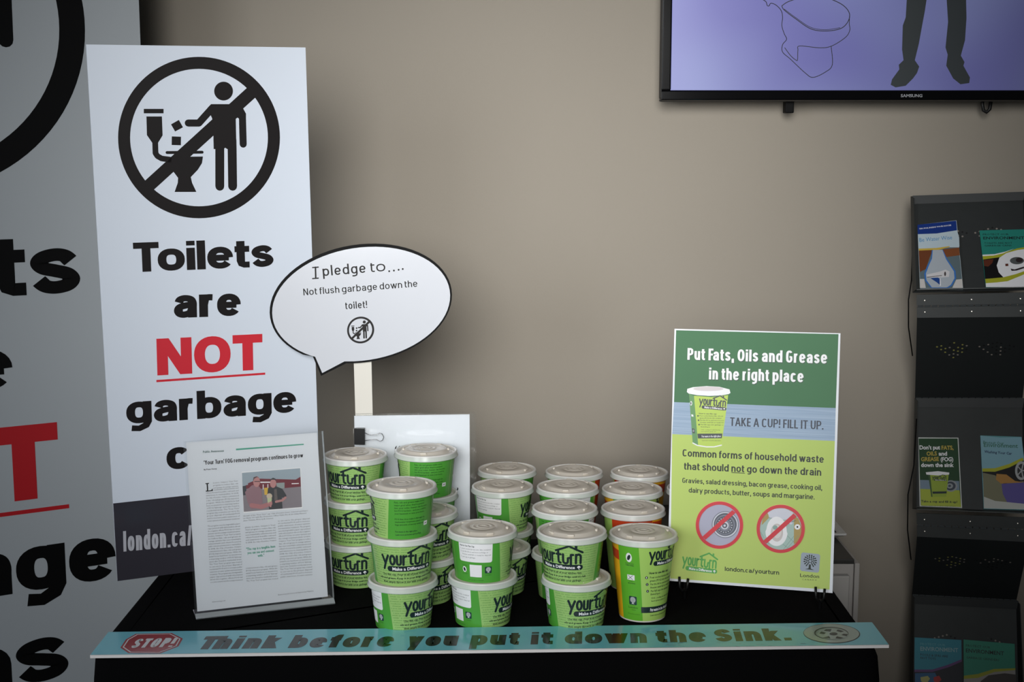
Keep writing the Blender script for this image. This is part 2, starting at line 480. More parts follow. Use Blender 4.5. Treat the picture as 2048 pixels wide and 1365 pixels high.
# ------------------------------------------------------------------ materials
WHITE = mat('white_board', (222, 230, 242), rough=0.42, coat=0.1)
INK = mat('black_ink', (20, 16, 17), rough=0.5, spec=.25)
BLACK = mat('solid_black', (6, 6, 7), rough=0.6, spec=.15)
RED = mat('red_ink', (214, 38, 54), rough=0.45)
PAPER = mat('white_paper', (222, 226, 232), rough=0.5, coat=0.3)
PWHITE = mat('print_white', (240, 240, 242), rough=0.45)
GREY = mat('grey_ink', (95, 98, 104), rough=0.5)
CLOTH = mat('black_cloth', (7, 7, 8), rough=0.97, spec=0.08, bump=0.5, bscale=900)
WALL = mat('greige_wall_paint', (162, 154, 142), rough=0.75, spec=0.25, noise=0.03, nscale=2.5, bump=0.35, bscale=260)
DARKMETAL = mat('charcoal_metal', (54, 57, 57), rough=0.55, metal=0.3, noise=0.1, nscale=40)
STEEL = mat('steel_wire', (150, 150, 154), rough=0.25, metal=1.0)
GLOSSBLK = mat('gloss_black_plastic', (10, 10, 12), rough=0.10, spec=0.6, coat=0.5)
MATBLK = mat('matt_black_plastic', (16, 16, 17), rough=0.45)
CLEAR = clear_mat('clear_acrylic', (0.995, 0.998, 0.997), see=0.99)
LIDM = lid_mat('milky_lid_rim', (246, 244, 240), .16)
LIDS = lid_mat('milky_lid_skirt', (240, 246, 241), .34)
LIDC = lid_mat('milky_lid_centre', (240, 232, 219), .27)

# ------------------------------------------------------------------ the setting
YW = 3.15
tag(box_obj('wall_back', (0.0, YW + 0.06, 1.5), (7.0, 0.12, 3.0), WALL), kind='structure')
FLOOR = mat('grey_floor_tile', (92, 88, 84), rough=0.5, noise=0.12, nscale=6)
tag(box_obj('floor', (0.0, 0.3, -0.05), (7.0, 5.7, 0.1), FLOOR), kind='structure')
BASEB = mat('baseboard_paint', (70, 66, 62), rough=0.5)
tag(box_obj('baseboard_back', (0.0, YW - 0.008, 0.06), (7.0, 0.016, 0.12), BASEB, bevel=0.003), kind='structure')

# ------------------------------------------------------------------ table under a black cloth
TZ = 0.74
TX0, TX1, TY0, TY1 = -0.652, 0.572, 2.012, 2.63
tb = thing('folding_table', 'folding table entirely hidden beneath the black cloth', 'table', ((TX0 + TX1) / 2, (TY0 + TY1) / 2, 0))
TBM = mat('table_laminate', (180, 178, 172), rough=0.5)
box_obj('tabletop', ((TX0 + TX1) / 2, (TY0 + TY1) / 2, TZ - 0.024), (TX1 - TX0 - .02, TY1 - TY0 - .02, 0.035), TBM, tb, bevel=0.004)
for lx in (TX0 + .09, TX1 - .09):
    for ly in (TY0 + .07, TY1 - .07):
        tube_obj('leg', [(lx, ly, 0.0), (lx, ly, TZ - 0.05)], 0.014, MATBLK, tb)


def cloth():
    bm = bmesh.new()
    cx, cy = (TX0 + TX1) / 2, (TY0 + TY1) / 2; hx, hy = (TX1 - TX0) / 2, (TY1 - TY0) / 2
    per = []
    R = 0.025
    for (sx, sy, a0) in ((1, 1, 0), (-1, 1, 90), (-1, -1, 180), (1, -1, 270)):
        for k in range(7):
            a = radians(a0 + k * 15); per.append((sx * (hx - R) + R * cos(a), sy * (hy - R) + R * sin(a), cos(a), sin(a)))
    full = []
    for i in range(len(per)):
        a, b = per[i], per[(i + 1) % len(per)]
        full.append(a); L = hypot(b[0] - a[0], b[1] - a[1]); n = int(L / 0.03)
        for j in range(1, n):
            t = j / n; full.append(tuple(a[q] + (b[q] - a[q]) * t for q in range(4)))
    random.seed(4)
    lv = [(-0.03, TZ), (-0.006, TZ), (0.0, TZ - 0.003), (0.004, TZ - 0.012), (0.008, TZ - .05), (0.012, 0.5), (0.018, 0.25), (0.024, 0.012)]
    rings = []
    for li, (o, z) in enumerate(lv):
        row = []
        for i, (x, y, nx, ny) in enumerate(full):
            amp = max(0, (TZ - 0.05 - z)) * 0.022
            w = amp * (sin(i * 0.55) + 0.5 * sin(i * 0.23 + 1.3))
            row.append(bm.verts.new((cx + x + nx * (o + w), cy + y + ny * (o + w), z)))
        rings.append(row)
    n = len(full)
    for a, b in zip(rings[:-1], rings[1:]):
        for i in range(n): bm.faces.new((a[i], b[i], b[(i + 1) % n], a[(i + 1) % n]))
    bm.faces.new(rings[0])
    return bm


tag(bm_obj('tablecloth', cloth(), CLOTH, None, True), 'black tablecloth draped to the floor over the display table', 'tablecloth')

# ------------------------------------------------------------------ cups


def lathe(bm, prof, seg, closed_top=False, closed_bottom=False):
    rings = []
    for r, z in prof:
        rings.append([bm.verts.new((r * cos(2 * pi * k / seg), r * sin(2 * pi * k / seg), z)) for k in range(seg)])
    for a, b in zip(rings[:-1], rings[1:]):
        for k in range(seg): bm.faces.new((a[k], a[(k + 1) % seg], b[(k + 1) % seg], b[k]))
    if closed_top: bm.faces.new(rings[-1])
    if closed_bottom: bm.faces.new(rings[0][::-1])


# green family
LG = mat('cup_light_green', (160, 200, 118), rough=0.38, coat=0.2, noise=0.04, nscale=60)
DG = mat('cup_leaf_green', (80, 162, 58), rough=0.38, coat=0.2)
RG = mat('cup_text_green', (112, 166, 84), rough=0.4)
DT = mat('cup_dark_print', (28, 78, 28), rough=0.4)
LOGO = mat('cup_logo_black', (28, 44, 46), rough=0.4)
YG = mat('cup_lime', (168, 208, 104), rough=0.38, coat=0.2)
YG2 = mat('cup_grass_green', (98, 178, 48), rough=0.38, coat=0.2)
YEL = mat('cup_yellow', (240, 178, 30), rough=0.38, coat=0.2)
ORG = mat('cup_red_orange', (196, 62, 26), rough=0.38, coat=0.2)
CREAM = mat('cup_bare_paper', (205, 192, 172), rough=0.7)
CUPW = mat('cup_white_edge', (232, 228, 222), rough=0.4)
GTILE = mat('dark_teal_tile', (30, 62, 58), rough=0.4)


def logo(mm, wm, tab=None):
    """the 'your turn / Make a Difference' mark, width 88, baseline y=0"""
    A = Art(); w = 3.75
    S = lambda pts, ww=w: A.stroke(pts, ww, mm, 3)
    arc = lambda cx, cy, rx, ry, a0, a1, n=10: [(cx + rx * cos(radians(a0 + (a1 - a0) * i / n)), cy + ry * sin(radians(a0 + (a1 - a0) * i / n))) for i in range(n + 1)]
    S([(-42, 15.6), (-36.9, 2.4)]); S([(-31.8, 15.6), (-36.9, 2.4), (-39.6, -6.2)])
    S(arc(-24.7, 8.6, 3.6, 7.2, 0, 360, 22))
    S([(-17.2, 15.6), (-17.2, 4.5)] + arc(-14.2, 4.5, 3, 3.1, 180, 360) + [(-11.2, 15.6)])
    S([(-7.0, 1.2), (-7.0, 15.6)]); S([(-7.0, 11.5)] + arc(-2.5, 10.6, 4.5, 4.6, 165, 90, 6))
    S([(4.6, 21.5), (4.6, 5.2)] + arc(7.8, 5.2, 3.2, 3.9, 180, 275, 6)); S([(1.6, 15.2), (8.4, 15.2)])
    S([(12.4, 15.6), (12.4, 5.0)] + arc(16.4, 5.0, 4, 4.2, 180, 330, 9) + [(20.2, 9.6), (24.8, 10.6)])
    S([(24.8, 15.2), (24.8, -5.0)]); S([(24.8, 15.2), (28.2, 15.2)])
    S([(32.8, 1.2), (32.8, 15.4)]); S([(32.8, 11.0)] + arc(36.6, 11.4, 3.8, 4.2, 160, 0, 8) + [(40.4, 1.2)])
    S([(0.4, 20.6), (21.8, 29.6), (43.2, 18.9)], 3.3)
    A.poly([(30.4, 30.5), (34.6, 29.8), (34.6, 22.5), (30.4, 24.0)], mm, 3)
    # pill
    A.stroke([(-29.4, -5.8), (40.2, -5.8)], 9.0, mm, 3)
    A.text('Make a Difference', (-25.2, -8.2), (31.5, -8.2), 5.0, wm, 4, off=0.03, res=2)
    A.poly([(37.8 + 2.9 * cos(radians(a)), -6.6 + 3.4 * sin(radians(a))) for a in range(0, 181, 18)], wm, 4)
    A.stroke([(37.0, -6.4), (38.6, -9.2)], 1.0, wm, 4)
    return A


def tree_tile(s, tile, ink):
    """emblem: rounded tile of side s centred at 0 with a leafy tree"""
    A = Art(); h = s / 2; k = s * .08
    A.poly([(-h, -h + k), (-h + k, -h), (h - k, -h), (h, -h + k), (h, h - k), (h - k, h), (-h + k, h), (-h, h - k)], tile, 3)
    A.poly([(-.05 * s, -.1 * s), (.05 * s, -.1 * s), (.06 * s, -.32 * s), (.25 * s, -.38 * s), (-.25 * s, -.38 * s), (-.06 * s, -.32 * s)], ink, 4)
    for rr, n, l, wd in ((.10, 6, .05, .035), (.20, 10, .055, .035), (.30, 14, .06, .036)):
        for i in range(n):
            a = radians(-55 + 290 * i / (n - 1)); cx, cy = rr * s * cos(a), .08 * s + rr * s * sin(a)
            A.ellipse((cx, cy), l * s, wd * s, ink, 4, rot=a, n=8)
    return A


def rrect(x0, y0, x1, y1, rx, ry):
    P = []
    for cx, cy, a0 in ((x1 - rx, y1 - ry, 0), (x0 + rx, y1 - ry, 90), (x0 + rx, y0 + ry, 180), (x1 - rx, y0 + ry, 270)):
        for k in range(5):
            a = radians(a0 + 22.5 * k); P.append((cx + rx * cos(a), cy + ry * sin(a)))
    return P


K = 1.17   # degrees per millimetre round the cup


def art_short():
    """x in degrees (0 = middle of the logo), y in millimetres above the base"""
    A = Art(); TOP = 73.2
    # leaf green panels either side of the light panel, with slanting borders
    A.poly([(-178, 0.6), (-73, 0.6), (-81, TOP), (-178, TOP)], DG, 1)
    A.poly([(90 - 9, 0.6), (182, 0.6), (182, TOP), (89, TOP)], DG, 1)
    words = ['a you can make a difference  reduce', 'wish to see  renewable  make your', 'with  a cleaner  in the strange', 'protect our water  you can make',
             'reduce  that can save  a', 'cleaner  be the change you', 'a you can make  renewable energy', 'protect our water  reduce waste']
    y = 66.5; i = 0
    while y > 3:
        t = y / TOP
        A.text(words[i % 8] + '  ' + words[(i + 3) % 8], (-71 - 8 * t + 1.5 * (i % 3), y), (78 + 6 * t - 2 * (i % 2), y), 2.0, RG, 2, off=.015, res=1)
        y -= 4.1; i += 1
    A.merge(logo(LOGO, PWHITE), lambda p: (p[0] * K, p[1] * 1.03 + 36.5))
    A.text('Use this cup. Pour in all of your kitchen fats,', (-51, 19.2), (51, 19.2), 3.4, LOGO, 3, off=0.02, res=1)
    A.text("oils and grease. Keep it in your fridge until it's full,", (-59, 12.8), (60, 12.8), 3.4, LOGO, 3, off=0.02, res=1)
    A.text('then simply throw it out with your garbage.', (-51, 6.4), (51, 6.4), 3.4, LOGO, 3, off=0.02, res=1)
    # panel A: instructions, symbols
    A.poly(rrect(-160, 36, -94, 68.5, 4, 3.2) + [], PWHITE, 2)
    A.poly([(-160, 60), (-94, 60), (-94, 69), (-160, 69)], PWHITE, 2)
    A.text('How to Use This Cup', (-157, 62.0), (-127, 62.0), 2.6, LOGO, 3, off=0.03, res=1)
    for s_, x0, x1, yy in (('1  pour cooled grease into this container', -156, -97, 57.0), ('2  put the lid on and store in fridge or', -156, -102, 52.3),
                           ('freezer until full or ready for disposal', -152, -97, 47.6), ('3  put cup in garbage', -156, -126, 42.8)):
        A.text(s_, (x0, yy), (x1, yy), 2.3, GREY, 3, res=1)
    A.poly([(-138, 10.5), (-114, 10.5), (-114, 31.5), (-138, 31.5)], PWHITE, 2)      # plain tile where the square code was
    A.ellipse((-150, 22), 4.6, 5.0, PWHITE, 2); A.ellipse((-150, 22), 2.4, 3.4, LOGO, 3, rot=.5)
    A.text('BIODEGRADABLE', (-156, 28.5), (-144, 28.5), 1.4, DT, 2, res=1); A.text('COMPOSTABLE', (-156, 14), (-144, 14), 1.4, DT, 2, res=1)
    A.merge(tree_tile(11.5, GTILE, PWHITE), lambda p: (-101 + p[0] * K, 23.0 + p[1]), dl=-1)
    A.text('London', (-106, 13.4), (-95, 13.4), 2.2, DT, 2, res=1)
    A.text('This cup will not dominate', (-142, 4.4), (-110, 4.4), 1.8, DT, 2, res=1)
    # panel B: the why
    for j, s_ in enumerate(('Fats, oils and grease make some', 'major grief when they\'re poured', 'into your toilet. Sewers can become', 'hot FOG hardens - and you could be',
                            'your basement or even your home.', '', 'FOG that does make it through the', 'wastewater treatment plants costs', 'huge amounts of money every year.')):
        if s_: A.text(s_, (98, 62 - 4.7 * j), (98 + len(s_) * 1.85, 62 - 4.7 * j), 2.7, DT, 2, res=1, off=.02)
    A.text('Put waste in the right place.', (98, 12.5), (143, 12.5), 2.7, LOGO, 2, off=.02, res=1)
    A.text('Learn more at london.ca/YourTurn', (98, 7.2), (152, 7.2), 2.7, LOGO, 2, off=.02, res=1)
    A.poly([(158, 20), (168, 20), (168, 27), (158, 27)], PWHITE, 2); A.stroke([(160, 22), (166, 25)], .7, LOGO, 3); A.stroke([(160, 25), (166, 22)], .7, LOGO, 3)
    A.poly([(180.5, 0.6), (182, 0.6), (182, TOP), (180.5, TOP)], LG, 2)
    return A


def art_tall():
    A = Art(); TOP = 137.0
    s = lambda y: y / TOP                                    # 0 bottom .. 1 top
    def edge(xb, xt, y): return xb + (xt - xb) * s(y)
    y0, y1 = 3.2, TOP
    def band(b0, t0, b1, t1, m): A.poly([(b0, y0), (b1, y0), (t1, y1), (t0, y1)], m, 1)
    band(-43, -43, 10, 0, YG2)
    band(-150, -140, -43, -43, YEL)
    band(-226, -226, -150, -140, ORG)
    A.poly([(-140, 112), (-43, 104), (-43, 121), (-140, 129)], ORG, 2)
    # symbols on the grass green panel
    A.ellipse((-19, 113), 6.2, 8.0, PWHITE, 2); A.ellipse((-19, 113), 3.0, 5.2, LOGO, 3, rot=-.5)
    A.text('BIODEGRADABLE', (-27, 101.5), (-9, 101.5), 1.8, LOGO, 2, res=1); A.text('COMPOSTABLE', (-27, 98.5), (-9, 98.5), 1.8, LOGO, 2, off=.03, res=1)
    A.poly([(-24, 74), (-8, 74), (-8, 83), (-24, 83)], PWHITE, 2)
    A.stroke([(-22, 82), (-12, 75)], .8, LOGO, 3); A.stroke([(-22, 75), (-12, 82)], .8, LOGO, 3)
    A.text('DO NOT', (-20, 70.5), (-11, 70.5), 1.8, LOGO, 2, res=1); A.text('MICROWAVE', (-23, 67.3), (-7, 67.3), 1.8, LOGO, 2, off=.02, res=1)
    A.merge(tree_tile(15, GTILE, PWHITE), lambda p: (-13 + p[0] * 1.2, 38 + p[1]), dl=-1)
    A.text('London', (-24, 24.2), (-2, 24.2), 3.6, DT, 2, off=.01, res=1); A.text('CANADA', (-17, 20.6), (-6, 20.6), 1.7, DT, 2, res=1)
    A.text('This cup will not dominate', (-27, 13.5), (3, 13.5), 1.6, DT, 2, res=1)
    # lime panel
    A.merge(logo(LOGO, PWHITE), lambda p: (p[0] * .93 + 60, p[1] * .92 + 109.5))
    T = lambda t_, x, yy, wd, h=3.4, o=.012: A.text(t_, (x, yy), (x + wd, yy), h, LOGO, 2, off=o, res=1)
    T('How to use this cup:', 21, 86, 47, 4.0, .035)
    for n_, (yy, a_, b_) in enumerate(((78.5, 'Pour cooled kitchen fats, oils and', 'grease (FOG) into this container.'), (66.5, 'Put the lid on and store in your', 'freezer until full or ready for garbage.'),
                                       (54.5, 'Put full cups into garbage or take to', 'EnviroDepot.'))):
        x = 23 + n_ * 1.6
        A.ellipse((x - 7, yy + 1.6), 2.8, 2.5, LOGO, 2, n=14); A.text(str(n_ + 1), (x - 7.9, yy + .2), (x - 6.3, yy + .2), 2.8, PWHITE, 3, off=.03, res=1)
        T(a_, x, yy, 1.95 * len(a_)); T(b_, x, yy - 5.8, 1.95 * len(b_))
    T('FOG - cooking oil, salad dressing,', 28.5, 42, 58, 2.7); T('bacon grease, gravy, etc.', 28.5, 37.2, 42, 2.7)
    A.poly([(6.3, 17.5), (112, 17.5), (112, 28.0), (5.6, 28.0)], LOGO, 2)
    A.text('Put waste in the right place.', (27, 20.0), (86, 20.0), 5.4, PWHITE, 3, off=.03, res=2)
    T('Learn more at london.ca/YourTurn', 28, 11.4, 62, 2.8)
    return A


def make_cup(kind, loc, label, group):
    seg = 90
    root = thing('paper_cup', label, 'paper cup', (0, 0, 0), group)
    if kind == 'short': r0, r1, H, zl, base = .0450, .0527, .0735, .0780, LG
    else: r0, r1, H, zl, base = .0385, .0527, .1375, .1420, YG
    bm = bmesh.new()
    bot = .0022 if kind == 'tall' else 0.0
    lathe(bm, [(r0 - .0035, .006), (r0 - .001, 0.0), (r0, 0.0004), (r0 + (r1 - r0) * .02, H * .02), (r1, H)], seg)
    lathe(bm, [(r1, H), (r1 - .001, H + .001), (r1 - .0015, H), (r0 - .0014, .008), (0.0001, .007)], seg)
    body = bm_obj('cup_body', bm, base, root, True)
    # interior paper
    me = body.data; me.materials.append(CREAM); me.materials.append(CUPW)
    nf = len(me.polygons); fi = [0] * nf
    for i, p in enumerate(me.polygons):
        if p.index >= 4 * seg: fi[i] = 1
        elif p.index < 2 * seg or (kind == 'tall' and p.index < 3 * seg): fi[i] = 2 if kind == 'tall' else 0
    me.polygons.foreach_set('material_index', fi)
    # printed wrap
    A = art_short() if kind == 'short' else art_tall()
    scale = 1000.0
    L0 = Vector((0, 0, 0))

    def mp(x, y, l):
        z = y / scale; rr = r0 + (r1 - r0) * z / H + l * .00014 + .00008
        a = radians(x) - pi / 2
        return L0 + Vector((rr * cos(a), rr * sin(a), z))
    A.build('printed_wrap', mp, root, strip=4.0)
    # lid: skirt, rim, channel, raised centre with rings and four nubs
    bm = bmesh.new()
    prof = [(r1 + .0005, H - .0045), (r1 + .0055, H - .004), (r1 + .0058, H - .0025), (r1 + .0036, H + .0008), (r1 + .0042, H + .0045), (r1 + .0032, H + .0062),
            (r1 + .0012, H + .0064), (r1 - .0006, H + .0052), (r1 - .0030, H + .0012), (.0462, zl - .0002), (.0440, zl - .0003), (.0422, zl + .0002), (.0385, zl + .0038), (.0372, zl + .0046), (.0355, zl + .0049),
            (.0225, zl + .0052), (.0215, zl + .0046), (.0185, zl + .0046), (.0175, zl + .0054), (.0135, zl + .0055), (.0128, zl + .0048), (.0105, zl + .0048), (.0097, zl + .0056), (.0052, zl + .0056), (.0046, zl + .005), (.0002, zl + .005)]
    lathe(bm, prof, seg)
    for a in (-115, -62, 25, 118, 175):
        for da in (0,):
            ra = radians(a + da); c = Vector((.0405 * cos(ra), .0405 * sin(ra), zl + .0032))
            add_box(bm, c, (.0045, .0115, .0040), Matrix.Rotation(ra, 3, 'Z'), .0012)
    for v in bm.verts: v.co += L0
    lid = bm_obj('lid', bm, LIDM, root, True); lid.data.materials.append(LIDC); lid.data.materials.append(LIDS)
    for p in lid.data.polygons:
        if hypot(p.center.x, p.center.y) < r1 - .0008: p.material_index = 1
        elif hypot(p.center.x, p.center.y) > r1 and p.center.z < H + .003: p.material_index = 2
    root.location = loc
    return root



def dup(root, loc, rz, label, group):
    r = root.copy(); COL.objects.link(r); r.location = loc; r.rotation_euler = (0, 0, rz); r['label'] = label
    r['group'] = group
    for ch in list(root.children):
        c = ch.copy(); COL.objects.link(c); c.parent = r
    return r


SP = 0.078
LIPS, LIPT = 0.0735, 0.1375
# stacks: lid centre in the photo -> point on the table.  (u, v, cups, [turn of each from the bottom], [labels from the bottom])
short = None; tall = None
CT = TZ + 0.0012
stacks = [
    ('s', 711, 915, 3, [-22, -20, -24], ['bottom of the three green cups directly right of the framed article', 'middle of the three green cups directly right of the framed article',
                                         'top of the three green cups directly right of the framed article, below the binder clip']),
    ('s', 852, 906.5, 3, [-105, -112, -118], ['lowest of three green cups in front of the clear sign holder, mostly hidden', 'middle of three green cups in front of the clear sign holder',
                                              'topmost of three green cups in front of the clear sign holder, plain dark green side']),
    ('s', 803.5, 977, 3, [57, 14.5, -107], ['bottom green cup of the leftmost front stack, white instruction box at its left', 'middle green cup of the leftmost front stack, full black logo facing front',
                                            'top green cup of the leftmost front stack, dark green text panel facing front']),
    ('s', 849, 1027, 2, [40, 12], ['lower of two green cups between the two leftmost front stacks', 'upper of two green cups between the two leftmost front stacks']),
    ('s', 965, 1064, 2, [73, 113.5], ['lower green cup of the two-cup front stack in the middle', 'upper green cup of the two-cup front stack in the middle, white box facing front']),
    ('s', 1005, 978, 2, [60, 92], ['lower of two green cups behind the middle front stack', 'upper of two green cups behind the middle front stack, white box at its left']),
    ('s', 997, 1098.5, 1, [30], ['single low green cup tucked right behind the middle front stack']),
    ('s', 1014, 943.5, 2, [-60, -50], ['lower of the two farthest green cups near the wall', 'upper of the two farthest green cups near the wall']),
    ('t', 1148, 947.5, 1, [-84], ['tall cup at the back showing a red stripe on its right side']),
    ('s', 1135, 979, 2, [-150, 145], ['lower green cup in the second row from the back, centre right', 'upper green cup in the second row from the back, white box at its right edge']),
    ('s', 1129.6, 1021, 2, [-140, -150], ['lower green cup directly behind the right front stack', 'upper green cup directly behind the right front stack']),
    ('s', 1146, 1067, 2, [32, -33], ['lower green cup of the front stack beside the tall cup, logo at its right', 'upper green cup of the front stack beside the tall cup, logo at its left']),
    ('t', 1279, 949, 1, [150], ['tall cup farthest back beside the poster, only orange side and lid showing']),
    ('t', 1264, 983, 1, [-4], ['tall cup second from the back beside the poster, yellow at its left']),
    ('t', 1266, 1022, 1, [176], ['tall cup directly behind the front tall cup, red band below its lid']),
    ('t', 1286.5, 1072, 1, [-14], ['tall lime and yellow cup at the front of the display']),
    ('t', 1394, 982, 1, [60], ['tall cup almost hidden behind the upright poster']),
]
GRP = {'s': 'short green paper cups with milky lids', 't': 'tall paper cups with milky lids'}
for kd, u, v, n, rots, labs in stacks:
    zlip = CT + (n - 1) * SP + (LIPS if kd == 's' else LIPT)
    P = at_z(u, v, zlip)
    for i in range(n):
        loc = Vector((P.x, P.y, CT + i * SP)); rz = radians(rots[i])
        if kd == 's' and u == 1146: loc.x += (.006 if i == 0 else -.002)
        lab = labs[i]
        if kd == 's':
            if short is None: short = make_cup('short', loc, lab, GRP['s']); short.rotation_euler = (0, 0, rz)
            else: dup(short, loc, rz, lab, GRP['s'])
        else:
            if tall is None: tall = make_cup('tall', loc, lab, GRP['t']); tall.rotation_euler = (0, 0, rz)
            else: dup(tall, loc, rz, lab, GRP['t'])

# ------------------------------------------------------------------ pictogram (litter thrown into a toilet, barred)


def pictogram(panel):
    """returned as an Art normalised to its ring: centre 0, radius 1"""
    A = Panel(panel.O, panel.ux, panel.uy).crop(0, 0, 3.033); m = INK
    A.r((1207, 835), 491, 490, .851, m, 1, 96)
    A.p([(1508, 524), (1563, 579), (924, 1160), (869, 1106)], m)
    A.e((1356, 553), 57, 57, m)
    A.p([(1285, 715), (1258, 655), (1280, 632), (1395, 632), (1465, 640), (1492, 690), (1492, 735), (1454, 735), (1449, 720), (1440, 714), (1430, 722), (1434, 905),
         (1378, 905), (1366, 897), (1355, 905), (1296, 905), (1292, 745)], m)
    A.s([(1333, 850), (1333, 1131)], 54, m); A.s([(1407, 850), (1411, 1131)], 54, m)
    A.s([(1470, 700), (1475, 875)], 43, m); A.s([(1282, 662), (1206, 747), (1142, 747)], 43, m)
    A.p([(1037, 755), (1085, 728), (1110, 773), (1062, 798)], m); A.p([(1042, 828), (1098, 830), (1097, 882), (1041, 880)], m)
    A.p([(872, 661), (992, 661), (992, 688), (872, 688)], m)
    A.p([(888, 707), (982, 707), (986, 822), (958, 868), (924, 868), (891, 820)], m)
    A.s([(941, 860), (943, 930), (955, 948), (980, 962), (1040, 970)], 35, m); A.s([(1013, 926), (1226, 924)], 18, m)
    A.p([(1040, 952), (1231, 950), (1225, 990), (1200, 1030), (1157, 1075), (1165, 1110), (1191, 1165), (1059, 1165), (1078, 1110), (1080, 1080), (1050, 1040), (1010, 985)], m)
    c = A.q(1207, 835); r = A.q(1698, 835)[0] - c[0]
    N = Art(); N.merge(A, lambda p: ((p[0] - c[0]) / r, (p[1] - c[1]) / r))
    return N, c, r


# ------------------------------------------------------------------ narrow board on the table
QB = quad3([(172, 89), (611, 95), (643.5, 1110), (235, 1163)], zbase=TZ + .001)
bt = thing('sign_board', 'white foam board reading Toilets are NOT garbage, standing on the left of the table', 'sign', QB[3])
slab('board', QB, 0.006, WHITE, bt)
pb = Panel(QB[3], QB[2] - QB[3], QB[0] - QB[3])
PIC, pc, pr = pictogram(pb)
BAND = mat('charcoal_gloss_band', (58, 56, 64), rough=0.22, coat=0.4, noise=0.15, nscale=5)
SILVER = mat('band_lettering_grey', (190, 190, 198), rough=0.4)
pb.merge(PIC, lambda p: (pc[0] + p[0] * pr, pc[1] + p[1] * pr))
pb.crop(0, 440, 3.1015)
pb.d('Toilets', (832, 325), (1700, 289), 183, INK, w=.29, wh=.21, gap=.5, xr=.76)
pb.d('are', (1078, 610), (1494, 594), 187, INK, w=.29, wh=.21, gap=.5, xr=.755)
pb.d('NOT', (976, 966), (1630, 929), 228, RED, w=.29, wh=.235, gap=.5)
pb.p([(970, 994), (1645, 948), (1645, 961), (970, 1008)], RED)
pb.d('garbage', (785, 1268), (1838, 1193), 178, INK, w=.29, wh=.2, gap=.5, xr=.76)
pb.crop(0, 0, 1)
pb.d('cans', (334, 941), (533, 921), 58, INK, w=.29, wh=.21, gap=.5, xr=.76)
a = pb.L(222.5, 1008); W_ = (QB[1] - QB[0]).length
pb.poly([(0.0, 0.0), (W_ * .998, 0.0), (W_ * .998, a[1]), (0.0, a[1])], BAND, 1)
pb.d('london.ca/', (247, 1104), (384, 1091), 41, SILVER, 2, w=.135, wh=.125, xr=.74)
pb.make('printed_face', bt)

# ------------------------------------------------------------------ big board behind it
rd = ray(5750, 289); rd.z = 0; rd.normalize()               # its level direction
BR = at_y(279.5, 50, 2.80)
pB = Panel((BR.x, BR.y, 0), rd, (0, 0, 1))
xo, yo = pB.L(170, 60); xi, _ = pB.L(119.5, 60)
Rb = (xo - xi) / .149; xc = xo - Rb
x0_, y0_ = pB.L(0, 352); yc = y0_ + sqrt(max(0, Rb * Rb - (x0_ - xc) ** 2))
Wb = -2 * xc; Hb = 2.30
A0, B0, C0, D0 = [pB.W(x, y) for x, y in ((-Wb, Hb), (0, Hb), (0, 0), (-Wb, 0))]
bb = thing('sign_board', 'large white board with giant black lettering, cut off at the left edge, behind the table', 'sign', D0)
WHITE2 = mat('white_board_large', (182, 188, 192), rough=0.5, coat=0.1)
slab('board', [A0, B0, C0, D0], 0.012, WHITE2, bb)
pB.merge(PIC, lambda p: (xc + p[0] * Rb, yc + p[1] * Rb), m=BLACK)


def big(s, u, v, xh, m, hcap=None):
    x1, y = pB.L(u, v); y2 = pB.L(u, v - xh)[1]; h = (y2 - y)
    letters(pB, s, (2 * xc - x1, y), (x1, y), h / .755 if hcap is None else h, m, 2, w=.29, wh=.21 if hcap is None else .235, gap=.5, xr=.755)


big('Toilets', 163.5, 585, 90, BLACK); big('are', 27, 778, 84, BLACK)
REDB = mat('red_ink_large', (190, 24, 34), rough=0.5)
big('NOT', 121, 992, 148, REDB, 1)
big('garbage', 233, 1156, 85, BLACK); big('cans', 140, 1353, 86, BLACK)
xa, ya = pB.L(138, 1009); xb, yb = pB.L(138, 1017)
pB.poly([(2 * xc - xa, ya), (xa, ya), (xa, yb), (2 * xc - xa, yb)], REDB, 1)
pB.make('printed_face', bb)

# ------------------------------------------------------------------ article in a clear holder
QA = quad3([(372.3, 885.8), (634, 866), (655.6, 1193.7), (394.6, 1223.9)], zbase=TZ + .011)


def grow(Q, l, r, t, b):
    ux = (Q[1] - Q[0]).normalized(); uy = (Q[0] - Q[3]).normalized()
    return [Q[0] - ux * l + uy * t, Q[1] + ux * r + uy * t, Q[2] + ux * r - uy * b, Q[3] - ux * l - uy * b]


def nrm(Q):
    n = (Q[1] - Q[0]).cross(Q[3] - Q[0]).normalized(); return n if n.y > 0 else -n


def moved(Q, d): n = nrm(Q); return [p + n * d for p in Q]


hl = thing('sign_holder', 'clear leaning holder with a newspaper style article at the left front of the table', 'sign holder', (QA[3].x, QA[3].y, TZ))
slab('front_sheet', moved(grow(QA, .002, .008, .002, .003), -.003), .0018, CLEAR, hl)
slab('back_sheet', moved(grow(QA, .004, .010, .002, .003), .0015), .0022, CLEAR, hl)
EDGE = clear_mat('acrylic_edge', (0.85, 0.9, 0.9), see=0.55, rough=.1)
GB = grow(QA, .004, .010, .002, .003)
uxA = (QA[1] - QA[0]).normalized(); uyA = (QA[0] - QA[3]).normalized(); nA = nrm(QA)
tube_obj('side_edge', [GB[1] + nA * .001, GB[2] + nA * .001], .0016, EDGE, hl, 6)
